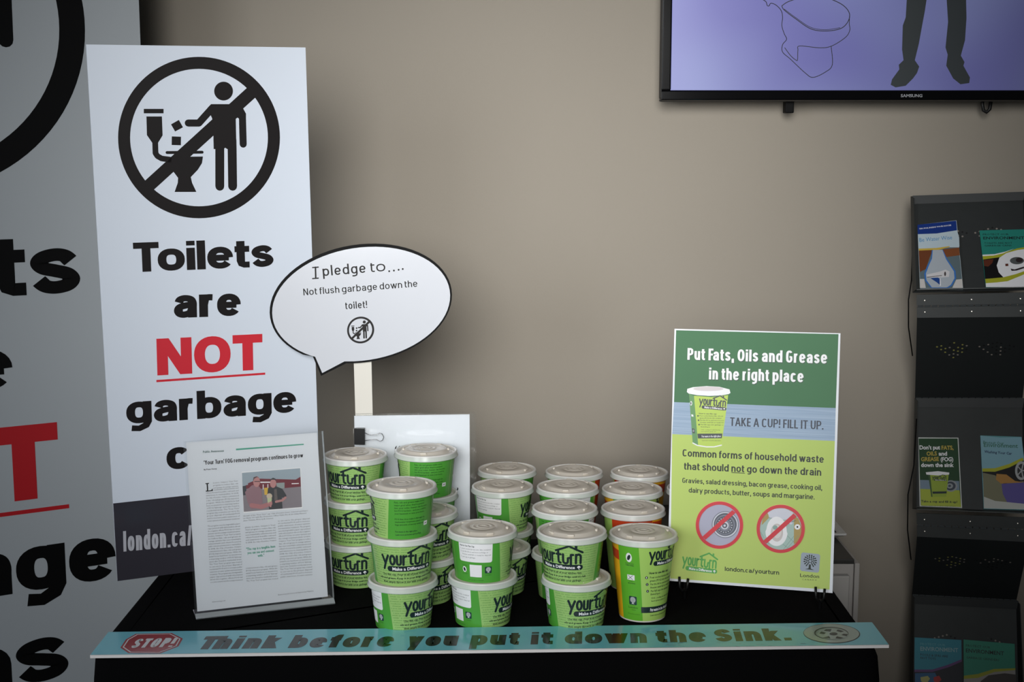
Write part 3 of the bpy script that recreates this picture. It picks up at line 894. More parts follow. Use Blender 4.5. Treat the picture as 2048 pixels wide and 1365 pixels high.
# bent foot that carries the sheet
f0, f1 = GB[3] - nA * .002, GB[2] - nA * .002
fwd = Vector((nA.x, nA.y, 0)).normalized()
zt = CT + .0002
foot = [Vector((f0.x, f0.y, zt)) - fwd * .012, Vector((f1.x, f1.y, zt)) - fwd * .012, Vector((f1.x, f1.y, zt)) + fwd * .035, Vector((f0.x, f0.y, zt)) + fwd * .035]
new_obj('foot', foot + [p + Vector((0, 0, .0022)) for p in foot], [[0, 1, 2, 3], [7, 6, 5, 4], [0, 4, 5, 1], [1, 5, 6, 2], [2, 6, 7, 3], [3, 7, 4, 0]], CLEAR, None, hl)
lp = [f0, f1, Vector((f1.x, f1.y, zt + .002)) - fwd * .010, Vector((f0.x, f0.y, zt + .002)) - fwd * .010]
slab('front_lip', lp, .0016, clear_mat('acrylic_lip', (0.93, 0.96, 0.97), see=0.6, rough=.12), hl)
sheet = thing('article_sheet', 'printed article page with a colour photo and three text columns, inside the clear holder', 'paper', QA[3])
slab('page', moved(QA, -.0006), .0006, PAPER, sheet)
pa = Panel(QA[3] - nA * .0006, QA[2] - QA[3], QA[0] - QA[3], eps=.00012).crop(360, 850, 3.4125)
TEAL = mat('teal_ink', (70, 160, 135), rough=.5); ART_T = mat('article_ink', (92, 96, 102), rough=.5)
pa.p([(382, 164), (845, 130), (845, 138), (382, 175)], TEAL)
pa.t('Public Awareness', (157, 193), (300, 184), 15, mat('dark_teal_ink', (50, 90, 85), .5), off=.025, res=1)
pa.d("'Your Turn' FOG removal program continues to grow", (163, 274), (840, 222), 29, INK, w=.17, xr=.72)
pa.t('By Peter Davey', (163, 311), (252, 304), 9, INK, off=.03, res=1)
pa.p([(173, 400), (198, 397), (198, 403), (190, 405), (193, 450), (212, 448), (222, 436), (225, 452), (176, 458), (176, 453), (184, 450), (181, 405), (173, 406)], INK, 2)
txt = ("London, Ontario's 'Your Turn' program to reduce fats, oils and grease in sewage systems has seen remarkable achievements and others focused in public outreach and awareness "
       "to municipalities. In 2008, the City of London, Ontario commissioned a fats, oils and grease (FOG) inspection program. While the initial focus had been on inventories a surprising number "
       "of FOG 'fatbergs' were also found in residential areas. The 'Your Turn' program was created to set out to the proper disposal of residential FOG and to increase public awareness of sewer "
       "systems and wastewater treatment. The program uses biodegradable paper cups printed with information about the negative effects FOG has on sewer systems and the sewage treatment plants. ").split()
wi = [0]


def line(nchar):
    s_ = ''
    while len(s_) < nchar: s_ += txt[wi[0] % len(txt)] + ' '; wi[0] += 1
    return s_.strip()


SL = -.082


def column(x0, x1, y, yend, dy=17.4, drift=.048, first=None, skip=()):
    i = 0; xs = x0; y_start = y
    while y < yend:
        d = (y - y_start) * drift
        a_, b_ = x0 + d, x1 + d
        if first and i < first: a_ += 52
        if i not in skip:
            pa.t(line(int((b_ - a_) / 6.3)), (a_, y), (b_, y + SL * (b_ - a_)), 9.5, ART_T, res=1)
        y += dy; i += 1


column(174, 396, 402, 1095, first=3, skip=(16,))
column(445, 652, 706, 812); column(449, 664, 985, 1085)
column(668, 885, 662, 1058)
pa.t('"The cup is a tangible item', (452, 858), (650, 838), 17, TEAL, res=1, off=.03); pa.t('you can see and connect', (460, 884), (642, 866), 17, TEAL, res=1, off=.03)
pa.t('with."', (530, 903), (575, 898), 17, TEAL, res=1, off=.03)
pa.t('Environmental Science & Engineering Magazine', (670, 1166), (912, 1138), 9, GREY, res=1); pa.t('www.esemag.com', (218, 1214), (310, 1205), 9, GREY, res=1)
for k, (s_, l_) in enumerate((('Growth of the "Your Turn" cup. City of London Sewer Outreach and Inspec', 445), ('tor Barry Orr with Fire Prevention Officer Public Fire & Life Safety Educator', 435), ('Jason Timmins, Photo by B. Severson', 205))):
    pa.t(s_, (430 + k, 628 + 16 * k), (430 + k + l_, 628 + 16 * k - .1 * l_ * .85), 9, GREY, res=1, shear=.2)
# photograph on the page
pc_ = lambda n_, c: mat('photo_' + n_, c, rough=.5)
pa.p([(420, 322), (825, 292), (836, 570), (434, 604)], PWHITE)
pa.crop(470, 920, 9.1)
pa.p([(125, 240), (1185, 155), (1218, 862), (160, 950)], pc_('tarmac', (140, 132, 138)), 2)
pa.p([(125, 240), (1185, 155), (1192, 400), (600, 440), (135, 480)], pc_('sky', (158, 172, 182)), 3)
pa.p([(450, 345), (1105, 362), (1190, 310), (1196, 490), (880, 520), (450, 530), (300, 500), (190, 540), (195, 465), (235, 460), (235, 430), (330, 390)], pc_('brick', (118, 44, 56)), 4)
pa.p([(750, 425), (900, 415), (900, 520), (760, 535)], pc_('bay', (150, 160, 158)), 5); pa.p([(135, 485), (200, 470), (210, 640), (145, 650)], pc_('car', (60, 62, 70)), 4)
pa.p([(460, 400), (640, 400), (640, 420), (460, 422)], PWHITE, 5); pa.p([(1030, 430), (1160, 426), (1160, 440), (1030, 446)], PWHITE, 5)
for q_ in ((505, 450), (590, 445)): pa.p([(q_[0], q_[1]), (q_[0] + 14, q_[1]), (q_[0] + 14, q_[1] + 90), (q_[0], q_[1] + 90)], PWHITE, 5)
PINK = pc_('shirt_pink', (150, 118, 126)); SKIN = pc_('skin', (190, 138, 136)); DK = pc_('shirt_dark', (62, 64, 68))
pa.p([(600, 520), (690, 480), (760, 490), (860, 530), (935, 650), (925, 690), (850, 690), (865, 890), (620, 905), (600, 760), (580, 640)], DK, 6)
pa.e((692, 428), 56, 84, SKIN, 7); pa.p([(636, 400), (645, 355), (690, 328), (735, 345), (750, 395), (720, 365), (665, 365)], DK, 8)
pa.s([(915, 690), (860, 740), (745, 765)], 42, SKIN, 8); pa.p([(710, 540), (755, 530), (775, 740), (715, 740)], pc_('tie', (105, 98, 96)), 7)
pa.p([(300, 470), (350, 455), (430, 480), (480, 540), (500, 780), (520, 870), (290, 900), (230, 780), (180, 590)], PINK, 7)
pa.e((392, 400), 62, 98, SKIN, 8); pa.p([(325, 400), (335, 320), (390, 302), (440, 330), (400, 318), (350, 345)], pc_('hair', (96, 76, 76)), 9); pa.s([(355, 398), (445, 396)], 12, pc_('glasses', (50, 40, 48)), 10)
pa.s([(300, 830), (480, 860), (640, 800)], 80, pc_('arm', (178, 122, 124)), 8); pa.p([(528, 512), (600, 508), (585, 640), (535, 640)], pc_('cup_yellow', (214, 176, 74)), 9)
pa.e((624, 662), 52, 50, pc_('lid', (205, 190, 168)), 9); pa.p([(585, 700), (670, 700), (660, 800), (595, 800)], pc_('cup_pale', (190, 200, 160)), 9)
pa.s([(645, 850), (660, 770), (600, 800)], 30, SKIN, 10)
pa.make('article_print', sheet)

# ------------------------------------------------------------------ second holder, clip, pledge bubble
QC = quad3([(711, 824), (944.7, 819.7), (944.5, 1123), (714.5, 1129)], size=.214)
zmin = min(p.z for p in QC)
# stands upright on the table
yaw = atan2(QC[1].y - QC[0].y, QC[1].x - QC[0].x)
o0 = at_z(712.5, 1127, TZ + .004); d_ = Vector((cos(yaw), sin(yaw), 0)); up = Vector((0, .03, 1)).normalized()
QC = [o0 + up * .281, o0 + d_ * .2145 + up * .281, o0 + d_ * .2145, o0]
h2 = thing('sign_holder', 'clear upright holder with a plain white page behind the green cup stacks', 'sign holder', (o0.x, o0.y, TZ))
slab('front_sheet', moved(grow(QC, .003, .012, .001, .0028), -.0022), .0018, CLEAR, h2)
slab('back_sheet', moved(grow(QC, .002, .009, .004, .0028), .0016), .002, CLEAR, h2)
nC = nrm(QC)
fb = [Vector((o0.x, o0.y, CT)) + d_ * a_ + Vector((nC.x, nC.y, 0)) * b_ for a_, b_ in ((-.003, -.012), (.222, -.012), (.222, .035), (-.003, .035))]
new_obj('foot', fb + [p + Vector((0, 0, .002)) for p in fb], [[0, 1, 2, 3], [7, 6, 5, 4], [0, 4, 5, 1], [1, 5, 6, 2], [2, 6, 7, 3], [3, 7, 4, 0]], CLEAR, None, h2)
sh2 = thing('paper_sheet', 'white page with big black quotation marks inside the upright clear holder', 'paper', QC[3])
slab('page', moved(QC, -.0002), .0006, PAPER, sh2)
p2 = Panel(QC[3] - nC * .0002, QC[2] - QC[3], QC[0] - QC[3]).crop(620, 860, 3.33)
for x_ in (565, 585):
    p2.P = []; p2.p([(x_, 132), (x_ + 2, 118), (x_ + 10, 108), (x_ + 14, 108), (x_ + 9, 120), (x_ + 10, 132)], BLACK)
    p2.make('quotation_mark', sh2)
p2.P = []
p2.p([(980, 385), (988, 388), (986, 402), (976, 408), (974, 404), (980, 398)], BLACK)
p2.make('quotation_mark', sh2)

# binder clip pinching the stick to the holder edge
cpos = at_y(718.5, 873, QC[0].y - .006)
clip = thing('binder_clip', 'black binder clip with silver wire handles on the upright clear holder', 'clip', cpos)
tri_p = []
for sx_, dy_ in ((-.0088, 0.0), (.0100, -.0085), (.0100, .0115), ):
    tri_p.append((sx_, dy_))
tri_p = [(-.0092, .0035), (-.0092, -.0035), (.0104, -.0075), (.0104, .0105)]
vv = []
for z_ in (-.0152, .0152):
    for x_, y_ in tri_p: vv.append(cpos + d_ * x_ + nC * y_ + Vector((0, 0, z_)))
new_obj('clip_body', vv, [[3, 2, 1, 0], [4, 5, 6, 7], [0, 1, 5, 4], [1, 2, 6, 5], [2, 3, 7, 6], [3, 0, 4, 7]], MATBLK, None, clip)
pk = Panel(cpos - nC * .009, d_, (0, 0, 1)).crop(520, 470, 3.174)
hp = [pk.W(*pk.q(*a_)) for a_ in ((664, 1258), (700, 1272), (735, 1270), (760, 1260), (775, 1265), (786, 1285), (778, 1305), (762, 1312), (738, 1300), (700, 1302), (664, 1308))]
tube_obj('wire_handle', hp, .0007, STEEL, clip, 6)
hp2 = [p - d_ * .004 + nC * .018 for p in hp]
tube_obj('wire_handle', hp2, .0007, STEEL, clip, 6)

# bubble on a stick
ybub = QC[0].y - .004
STK = mat('cream_stick', (226, 222, 212), rough=.5)
pst = Panel(at_y(727, 800, ybub + .012), d_, (0, 0, 1))
pl = thing('pledge_sign', 'white speech bubble sign on a stick reading I pledge to, above the cups', 'sign', tuple(pst.W(*pst.L(727, 905))))
slab('stick', [pst.W(*pst.L(*q_)) for q_ in ((705, 640), (741, 640), (747, 905), (713, 905))], .0022, STK, pl)
bd = Vector((1, .10, 0)).normalized()
pbb = Panel(at_y(721, 607, ybub + .006), bd, (0, .02, 1)).crop(520, 470, 3.174)
th = .155
out = []
for i in range(72):
    a_ = 2 * pi * i / 72; x_, y_ = 583 * cos(a_), 374 * sin(a_)
    out.append((640 + x_ * cos(-th) - y_ * sin(-th), 436 + x_ * sin(-th) + y_ * cos(-th)))


def with_tail(pts, T):
    """insert the tail between the outline points nearest its two roots"""
    i0 = min(range(len(pts)), key=lambda i: hypot(pts[i][0] - T[0][0], pts[i][1] - T[0][1]))
    i1 = min(range(len(pts)), key=lambda i: hypot(pts[i][0] - T[2][0], pts[i][1] - T[2][1]))
    lo, hi = sorted((i0, i1)); seq = T if i0 < i1 else T[::-1]
    return pts[:lo] + list(seq) + pts[hi + 1:]


ob = with_tail(out, [(335, 772), (388, 896), (548, 816)])
ins = []
for i in range(72):
    a_ = 2 * pi * i / 72; x_, y_ = 569 * cos(a_), 358 * sin(a_)
    ins.append((642 + x_ * cos(-th) - y_ * sin(-th), 440 + x_ * sin(-th) + y_ * cos(-th)))
ib = with_tail(ins, [(350, 774), (395, 878), (536, 804)])
pts3 = [pbb.W(*pbb.q(*a_)) for a_ in ob]; N_ = len(pts3)
tr_ = tri([pbb.q(*a_) for a_ in ob])
fs_ = [list(t_) for t_ in tr_] + [[N_ + t_[2], N_ + t_[1], N_ + t_[0]] for t_ in tr_] + [[i, (i + 1) % N_, N_ + (i + 1) % N_, N_ + i] for i in range(N_)]
new_obj('bubble_card', pts3 + [p - pbb.n * .002 for p in pts3], fs_, BLACK, None, pl)
LAM = mat('laminated_white', (214, 217, 224), rough=.16, spec=.6, coat=.6, bump=.25, bscale=14)
pbb.p(ib, LAM)
pbb.s([(352, 206), (354, 276)], 10, INK, 2)
pbb.d('pledge', (400, 262), (672, 240), 66, INK, w=.15, xr=.70, gap=2.2)
pbb.d('to', (703, 237), (797, 230), 60, INK, w=.155, xr=.80, gap=2.0)
for x_, y_ in ((820, 231), (850, 227), (880, 222), (906, 217)): pbb.e((x_, y_), 6, 6, INK, 2, n=12)
for y_ in (206, 276): pbb.s([(334, y_ + 2), (370, y_ - 1)], 8, INK, 2)
pbb.d('Not flush garbage down the', (277, 385), (1000, 329), 43, INK, w=.15, xr=.74, gap=1.9)
pbb.d('toilet!', (543, 473), (681, 463), 45, INK, w=.15, xr=.74, gap=1.9)
c_ = pbb.q(637, 604); r_ = hypot(pbb.q(725, 604)[0] - c_[0], pbb.q(725, 604)[1] - c_[1])
tl = .05
pbb.merge(PIC, lambda p: (c_[0] + r_ * (p[0] * cos(tl) - p[1] * sin(tl)), c_[1] + r_ * (p[0] * sin(tl) + p[1] * cos(tl))), dl=1)
pbb.make('bubble_print', pl)

# ------------------------------------------------------------------ poster on a black easel
QP = quad3([(1349, 658), (1681, 667), (1665, 1187), (1334, 1162)], size=.279)
po = thing('poster_board', 'green and lime poster about fats, oils and grease, standing on a small black easel', 'poster', QP[3])
slab('board', QP, .005, mat('poster_white', (228, 232, 238), rough=.45), po)
pp = Panel(QP[3], QP[2] - QP[3], QP[0] - QP[3])
PGRN = mat('poster_green', (80, 124, 90), rough=.6, spec=.25, noise=.05, nscale=9)
PLIM = mat('poster_lime', (192, 214, 118), rough=.6, spec=.25, noise=.03, nscale=6)
PDK = mat('poster_dark_green_ink', (18, 34, 20), rough=.5); PNAV = mat('poster_navy_ink', (40, 50, 68), rough=.5)
SHD = mat('poster_letter_outline', (48, 80, 62), rough=.5)


def brushed(name, c1, c2):
    m = mat(name, c1, rough=.6, spec=.25); nt = m.node_tree; b = nt.nodes['Principled BSDF']
    tc = nt.nodes.new('ShaderNodeTexCoord'); mp_ = nt.nodes.new('ShaderNodeMapping'); mp_.inputs['Scale'].default_value = (6, 6, 700)
    n = nt.nodes.new('ShaderNodeTexNoise'); n.inputs['Scale'].default_value = 1.0
    mx = nt.nodes.new('ShaderNodeMix'); mx.data_type = 'RGBA'
    mx.inputs[6].default_value = (*[lin(v) for v in c1], 1); mx.inputs[7].default_value = (*[lin(v) for v in c2], 1)
    nt.links.new(tc.outputs['Object'], mp_.inputs[0]); nt.links.new(mp_.outputs[0], n.inputs['Vector']); nt.links.new(n.outputs[0], mx.inputs[0]); nt.links.new(mx.outputs[2], b.inputs['Base Color'])
    return m


PBLU = brushed('poster_brushed_blue', (120, 146, 178), (190, 208, 226))
pp.crop(1340, 650, 5.46)
BLp, BRp = (1334 + 6.5, 1162 - 4.3), (1665 - 6, 1187 - 7)
z_ = lambda p: ((p[0] - 1340) * 5.46, (p[1] - 650) * 5.46)
TLi, TRi = (67, 60), (1840, 103); b1l, b1r = (44, 845), (1810, 910); b2l, b2r = (24, 1195), (1800, 1270)
pp.p([TLi, TRi, b1r, b1l], PGRN); pp.p([b1l, b1r, b2r, b2l], PBLU); pp.p([b2l, b2r, z_(BRp), z_(BLp)], PLIM)
for dx_, dy_, m_, l_ in ((7, 9, SHD, 2), (0, 0, PWHITE, 3)):
    pp.d('Put Fats, Oils and Grease', (190 + dx_, 382 + dy_), (1715 + dx_, 424 + dy_), 128, m_, l_, w=.195, xr=.76)
    pp.d('in the right place', (425 + dx_, 596 + dy_), (1457 + dx_, 628 + dy_), 128, m_, l_, w=.195, xr=.76)
pp.d('TAKE A CUP! FILL IT UP.', (655, 1104), (1675, 1146), 93, PNAV, w=.165)
# drawn cup
pp.p([(208, 752), (262, 775), (315, 1318), (248, 1290)], mat('drawn_cup_shade', (98, 150, 92), .5), 2)
pp.p([(262, 775), (450, 790), (636, 768), (598, 1060), (562, 1316), (440, 1338), (308, 1318)], mat('drawn_cup_lime', (186, 212, 88), .5), 2)
pp.s([(250, 1292), (300, 1318), (400, 1334), (480, 1334), (562, 1316)], 12, PWHITE, 3)
pp.p([(190, 700), (250, 682), (400, 670), (540, 678), (650, 706), (661, 745), (640, 758), (560, 772), (430, 778), (300, 770), (205, 752), (184, 735)], PWHITE, 3)
pp.e((420, 700), 165, 24, mat('drawn_lid_shade', (214, 206, 208), .5), 4)
lc = pp.q(466, 868); ls = (pp.q(618, 868)[0] - pp.q(315, 868)[0]) / 88
rt = -.045


def place(c, s, k=1.0): return lambda p: (c[0] + s * (p[0] * cos(rt) - p[1] * k * sin(rt)), c[1] + s * (p[0] * sin(rt) + p[1] * k * cos(rt)))


pp.merge(logo(LOGO, PWHITE), place(pp.q(464, 885), ls, 1.15))
pp.t('How to use this cup:', (316, 975), (512, 980), 14, LOGO, 4, off=.02, res=1)
for k_, (s1, x1_, s2, x2_) in enumerate((('Pour cooled kitchen fats, oils and', 578, 'grease (FOG) into this container.', 566), ('Put the lid on and store in your', 590, 'freezer until full or ready for', 588), ('Put full cups into garbage or', 585, 'EnviroDepot.', 438))):
    yy = 1000 + 48 * k_; xx = 324 + 6 * k_
    pp.t(s1, (xx, yy), (x1_, yy + 4), 12, LOGO, 4, res=1, off=.01); pp.t(s2, (xx + 2, yy + 24), (x2_, yy + 27), 12, LOGO, 4, res=1, off=.01); pp.e((xx - 18, yy - 5), 8, 9, LOGO, 4, n=12)
pp.t('FOG - cooking oil, salad dressing,', (342, 1152), (548, 1154), 10, LOGO, 4, res=1); pp.t('bacon grease, gravy, etc.', (342, 1170), (505, 1172), 10, LOGO, 4, res=1)
pp.p([(300, 1190), (572, 1188), (566, 1240), (306, 1242)], LOGO, 4); pp.t('Put waste in the right place', (348, 1230), (556, 1226), 22, PWHITE, 5, off=.02, res=1)
pp.t('Learn more at london.ca/yourturn', (350, 1270), (555, 1272), 12, LOGO, 4, res=1)
pp.e((231, 858), 12, 24, PWHITE, 4); pp.e((229, 858), 6, 15, LOGO, 5); pp.p([(232, 978), (254, 982), (258, 1004), (236, 1002)], PWHITE, 4)
pp.p([(240, 1130), (268, 1138), (272, 1186), (248, 1184)], LOGO, 4); pp.e((257, 1158), 8, 15, mat('drawn_tree', (150, 150, 160), .5), 5)
# body text
pp.crop(1330, 880, 5.851)
pp.d('Common forms of household waste', (205, 195), (1858, 271), 84, PDK, w=.19, xr=.74)
pp.d('that should not go down the drain', (222, 350), (1828, 423), 84, PDK, w=.19, xr=.74)
pp.p([(778, 381), (935, 389), (935, 397), (778, 389)], PDK, 3)
pp.d('Gravies, salad dressing, bacon grease, cooking oil,', (202, 504), (1838, 592), 58, PDK, w=.18, xr=.74)
pp.d('dairy products, butter, soups and margarine.', (277, 618), (1750, 700), 58, PDK, w=.18, xr=.74)
pp.crop(1330, 1000, 5.851)
HALO = mat('poster_halo', (226, 206, 120), .5)
PIN = mat('drawn_steel', (176, 176, 198), .5); PIN2 = mat('drawn_steel_dark', (88, 92, 104), .5); PIN3 = mat('drawn_steel_light', (212, 214, 226), .5); PIN4 = mat('drawn_steel_mid', (128, 132, 146), .5)
for c0, ri in (((639, 296), 280), ((1355, 340), 285)): pp.e(c0, ri, ri, HALO, 2, n=64)
pp.e((639, 296), 252, 252, PIN, 3, n=64)
for c0, rx_, m_, l_ in (((705, 292), 158, PIN4, 4), ((706, 292), 148, PIN3, 5), ((706, 290), 134, PIN2, 6), ((703, 294), 118, PIN4, 7), ((700, 296), 104, PIN2, 8), ((700, 298), 70, PIN4, 9), ((700, 300), 46, PIN3, 10), ((700, 302), 30, PIN2, 11), ((700, 302), 14, PIN3, 12)):
    pp.e(c0, rx_, rx_, m_, l_, n=48)
for k_ in range(18):
    a_ = 2 * pi * k_ / 18; pp.e((700 + 84 * cos(a_), 298 + 84 * sin(a_)), 7, 6, PIN3, 9, n=8)
TLE = mat('drawn_tiles', (170, 196, 188), .5); PWD = mat('drawn_wood', (176, 150, 84), .5)
pp.e((1355, 340), 256, 256, TLE, 3, n=64)
pp.p([(1510, 190), (1560, 220), (1600, 330), (1590, 430), (1550, 500), (1508, 520)], PWD, 4); pp.p([(1150, 190), (1205, 140), (1215, 215), (1190, 240), (1130, 300)], PWD, 4)
for l0, l1 in (((1440, 560), (1560, 420)), ((1380, 590), (1530, 400)), ((1220, 520), (1180, 470)), ((1380, 520), (1470, 590)), ((1430, 420), (1530, 520)), ((1120, 380), (1160, 450)), ((1230, 560), (1290, 590))): pp.s([l0, l1], 4, mat('drawn_joint', (120, 150, 140), .5), 4)
pp.p([(1200, 155), (1280, 108), (1400, 100), (1500, 150), (1470, 225), (1380, 235), (1230, 215)], PIN3, 5)
pp.s([(1215, 213), (1300, 218), (1370, 232)], 4, PIN2, 6)
pp.poly([pp.q(1300 + 130 * cos(a_) * (1.0 if sin(a_) > 0 else .92) + 6, 370 + 172 * sin(a_)) for a_ in [2 * pi * i / 40 for i in range(40)]], PWHITE, 6)
pp.poly([pp.q(1310 + 72 * cos(a_), 385 + 105 * sin(a_)) for a_ in [2 * pi * i / 40 for i in range(40)]], mat('drawn_bowl', (206, 198, 196), .5), 7)
pp.e((1312, 375), 50, 76, mat('drawn_bowl_in', (224, 218, 214), .5), 8); pp.e((1290, 325), 28, 26, mat('drawn_water', (140, 172, 164), .5), 9)
pp.e((1550, 318), 34, 32, PWHITE, 7); pp.e((1550, 318), 10, 10, BLACK, 8); pp.e((1474, 268), 20, 22, PIN3, 7); pp.s([(1480, 262), (1530, 243)], 6, PIN2, 8)
for c0, ri in (((639, 296), 277), ((1355, 340), 282)): pp.r(c0, ri, ri, .865, RED, 14)
pp.p([(790, 120), (828, 152), (478, 466), (440, 430)], RED, 14); pp.p([(1505, 160), (1542, 196), (1190, 512), (1152, 478)], RED, 14)
LGN = mat('poster_logo_green', (84, 168, 76), .5)
ls = (pp.q(612, 740)[0] - pp.q(183, 740)[0]) / 88
pp.merge(logo(LGN, PWHITE), place(pp.q(402, 785), ls * .97, 1.22))
pp.d('london.ca/yourturn', (700, 834), (1336, 880), 50, PDK, w=.2, xr=.74)
rt = -.04
pp.merge(tree_tile(1.0, mat('poster_tile_grey', (158, 170, 184), .5), PDK), place(pp.q(1698, 736), (pp.q(1812, 736)[0] - pp.q(1588, 736)[0])))
pp.t('London', (1580, 904), (1804, 919), 40, PDK, off=.008); pp.t('CANADA', (1605, 943), (1776, 949), 17, PDK, space=1.5, res=1)
pp.make('printed_face', po)

# easel: ledge hooks, uprights behind, rear leg
uxp = (QP[1] - QP[0]).normalized(); uyp = (QP[0] - QP[3]).normalized(); nP = nrm(QP); hor = Vector((nP.x, nP.y, 0)).normalized()
mid = (QP[3] + QP[2]) / 2
ea = thing('display_easel', 'small black display easel with two forked hooks holding the poster', 'easel', (mid.x, mid.y, TZ))
for kx in (.030, .259):
    b0 = QP[3] + uxp * kx
    g = b0 - uyp * .004
    foot_ = Vector((g.x, g.y, CT + .004)) + hor * .01
    for sgn in (-1, 1):
        tip = b0 - nP * .0095 + uxp * (.0075 * sgn) + uyp * (.010 if sgn < 0 else .008)
        tube_obj('hook', [foot_ + hor * .02 + Vector((0, 0, .012)), g + hor * .004 - uyp * .010, g - nP * .004 - uyp * .011 + uxp * (.003 * sgn), g - nP * .0095 - uyp * .003 + uxp * (.0065 * sgn), tip], .0022, MATBLK, ea, 8)
    back = b0 + nP * .009
    tube_obj('upright', [Vector((back.x, back.y, CT + .003)) - hor * .0, back + uyp * .02, back + uyp * .26], .0028, MATBLK, ea, 8)
top_c = mid + nP * .012 + uyp * .25
tube_obj('cross_bar', [QP[3] + uxp * .030 + nP * .009 + uyp * .25, QP[3] + uxp * .259 + nP * .009 + uyp * .25], .0028, MATBLK, ea, 8)
tube_obj('rear_leg', [top_c, Vector((top_c.x, top_c.y, CT + .003)) + hor * .09], .0028, MATBLK, ea, 8)

# ------------------------------------------------------------------ blue strip along the table edge
zs = TZ + .0062
cs = [at_z(u_, v_, zs) for u_, v_ in ((217, 1265), (1744, 1245.5), (1778, 1291), (180, 1311.5))]
st = thing('edge_sign', 'long blue foam strip with slogan, stop sign and drain, along the table front', 'sign', (cs[3].x, cs[3].y, TZ))
vs2 = [p.copy() for p in cs] + [p - Vector((0, 0, .0048)) for p in cs]
FOAM = mat('white_foam', (225, 222, 220), rough=.6)
new_obj('foam_strip', vs2, [[3, 2, 1, 0], [4, 5, 6, 7], [0, 1, 5, 4], [1, 2, 6, 5], [2, 3, 7, 6], [3, 0, 4, 7]], FOAM, None, st)
ps = Panel(cs[3], cs[2] - cs[3], cs[0] - cs[3], eps=.00015)
BLUE = mat('strip_blue_gloss', (126, 214, 232), rough=.2, coat=.35, noise=.06, nscale=3)
SINK = mat('strip_lettering', (22, 30, 30), rough=.22, coat=.25)
ps.crop(0, 0, 1)
ps.p([(217, 1265), (1744, 1245.5), (1777.5, 1290.2), (180.5, 1310.8)], BLUE)
ps.crop(160, 1180, 2.438)
oc = [(197, 284), (224, 244), (272, 217), (447, 213), (501, 240), (480, 278), (390, 313), (236, 311)]
ctr = (350, 263)
sc = lambda k: [(ctr[0] + (x - ctr[0]) * k, ctr[1] + (y - ctr[1]) * k) for x, y in oc]
ps.p(oc, mat('stop_red', (176, 40, 46), rough=.2, coat=.4), 2); ps.p(sc(.93), PWHITE, 3); ps.p(sc(.885), mat('stop_red', (176, 40, 46)), 4)
ps.d('STOP!', (243, 288), (462, 281), 43, PWHITE, 5, w=.15, wh=.2, shear=.12)
ps.crop(0, 0, 1)
for s_, a_, b_, h_ in (('Think', (392, 1300.0), (560, 1297.6), 25.5), ('before', (575, 1297.4), (790, 1294.5), 25.5), ('you', (812, 1294.2), (920, 1292.6), 25.0), ('put', (939, 1292.0), (1044, 1290.6), 25.0),
                       ('it', (1061, 1290.2), (1112, 1289.4), 24.5), ('down', (1129, 1289.2), (1301, 1286.8), 24.5), ('the', (1313, 1286.4), (1421, 1284.8), 24.2), ('Sink.', (1432, 1284.4), (1591, 1281.8), 24)):
    ps.d(s_, a_, b_, h_, SINK, 2, w=.215, wh=.27, xr=.80, shear=.10, gap=.7)
ps.crop(1600, 1020, 3.958)
DR = mat('drain_drawing_pale', (178, 192, 184), rough=.25, coat=.3); DR2 = mat('drain_drawing_line', (60, 66, 64), rough=.3); DR3 = mat('drain_drawing_mid', (150, 166, 158), rough=.3)
ps.e((251, 983), 225, 78, DR2, 2, rot=.03, n=56); ps.e((249, 982), 219, 74, DR, 3, rot=.03, n=56); ps.e((248, 982), 136, 50, DR2, 4, rot=.03); ps.e((252, 985), 128, 46, DR3, 5, rot=.03); ps.e((262, 990), 118, 43, DR, 6, rot=.03)
for w in (((188, 965), (205, 952), (250, 950), (240, 972)), ((288, 966), (298, 955), (348, 968), (322, 976)), ((326, 997), (345, 988), (378, 990), (370, 1008)), ((280, 1024), (292, 1008), (345, 1020), (318, 1028)), ((180, 1018), (230, 1006), (242, 1026), (210, 1024)), ((153, 985), (168, 970), (205, 980), (190, 992))):
    ps.p(w, DR2, 7)
ps.e((265, 989), 32, 12, DR2, 7)
random.seed(3)
ps.crop(1000, 1180, 2.4976)
SM = mat('strip_smudge', (92, 120, 122), rough=.5)
for _ in range(34):
    x_ = random.choice([random.uniform(810, 900), random.uniform(1080, 1560)]); y_ = random.uniform(262, 284)
    ps.s([(x_, y_), (x_ + random.uniform(6, 26), y_ + random.uniform(-4, 4))], random.uniform(1.2, 3.0), SM, 2)
ps.make('strip_print', st)

# ------------------------------------------------------------------ television
YT = 3.045
tc_ = lambda u_, v_, y_=YT: at_y(u_, v_, y_)
BLt = tc_(1321, 201.5); cxT = tc_(1822, 201).x; halfw = cxT - BLt.x; htT = halfw * 2 * .575
zb = BLt.z; x0t, x1t = cxT - halfw, cxT + halfw
tv = thing('television', 'wall-mounted flat screen television showing a toilet outline and a standing figure', 'television', (cxT, YT, zb))
box_obj('tv_back', (cxT, YT + .030, zb + htT / 2), (halfw * 2 - .01, .040, htT - .01), MATBLK, tv, bevel=.006)
ip = Panel((x0t, YT, zb), (1, 0, 0), (0, 0, 1))
sl, sb = ip.L(1341.5, 180.5)


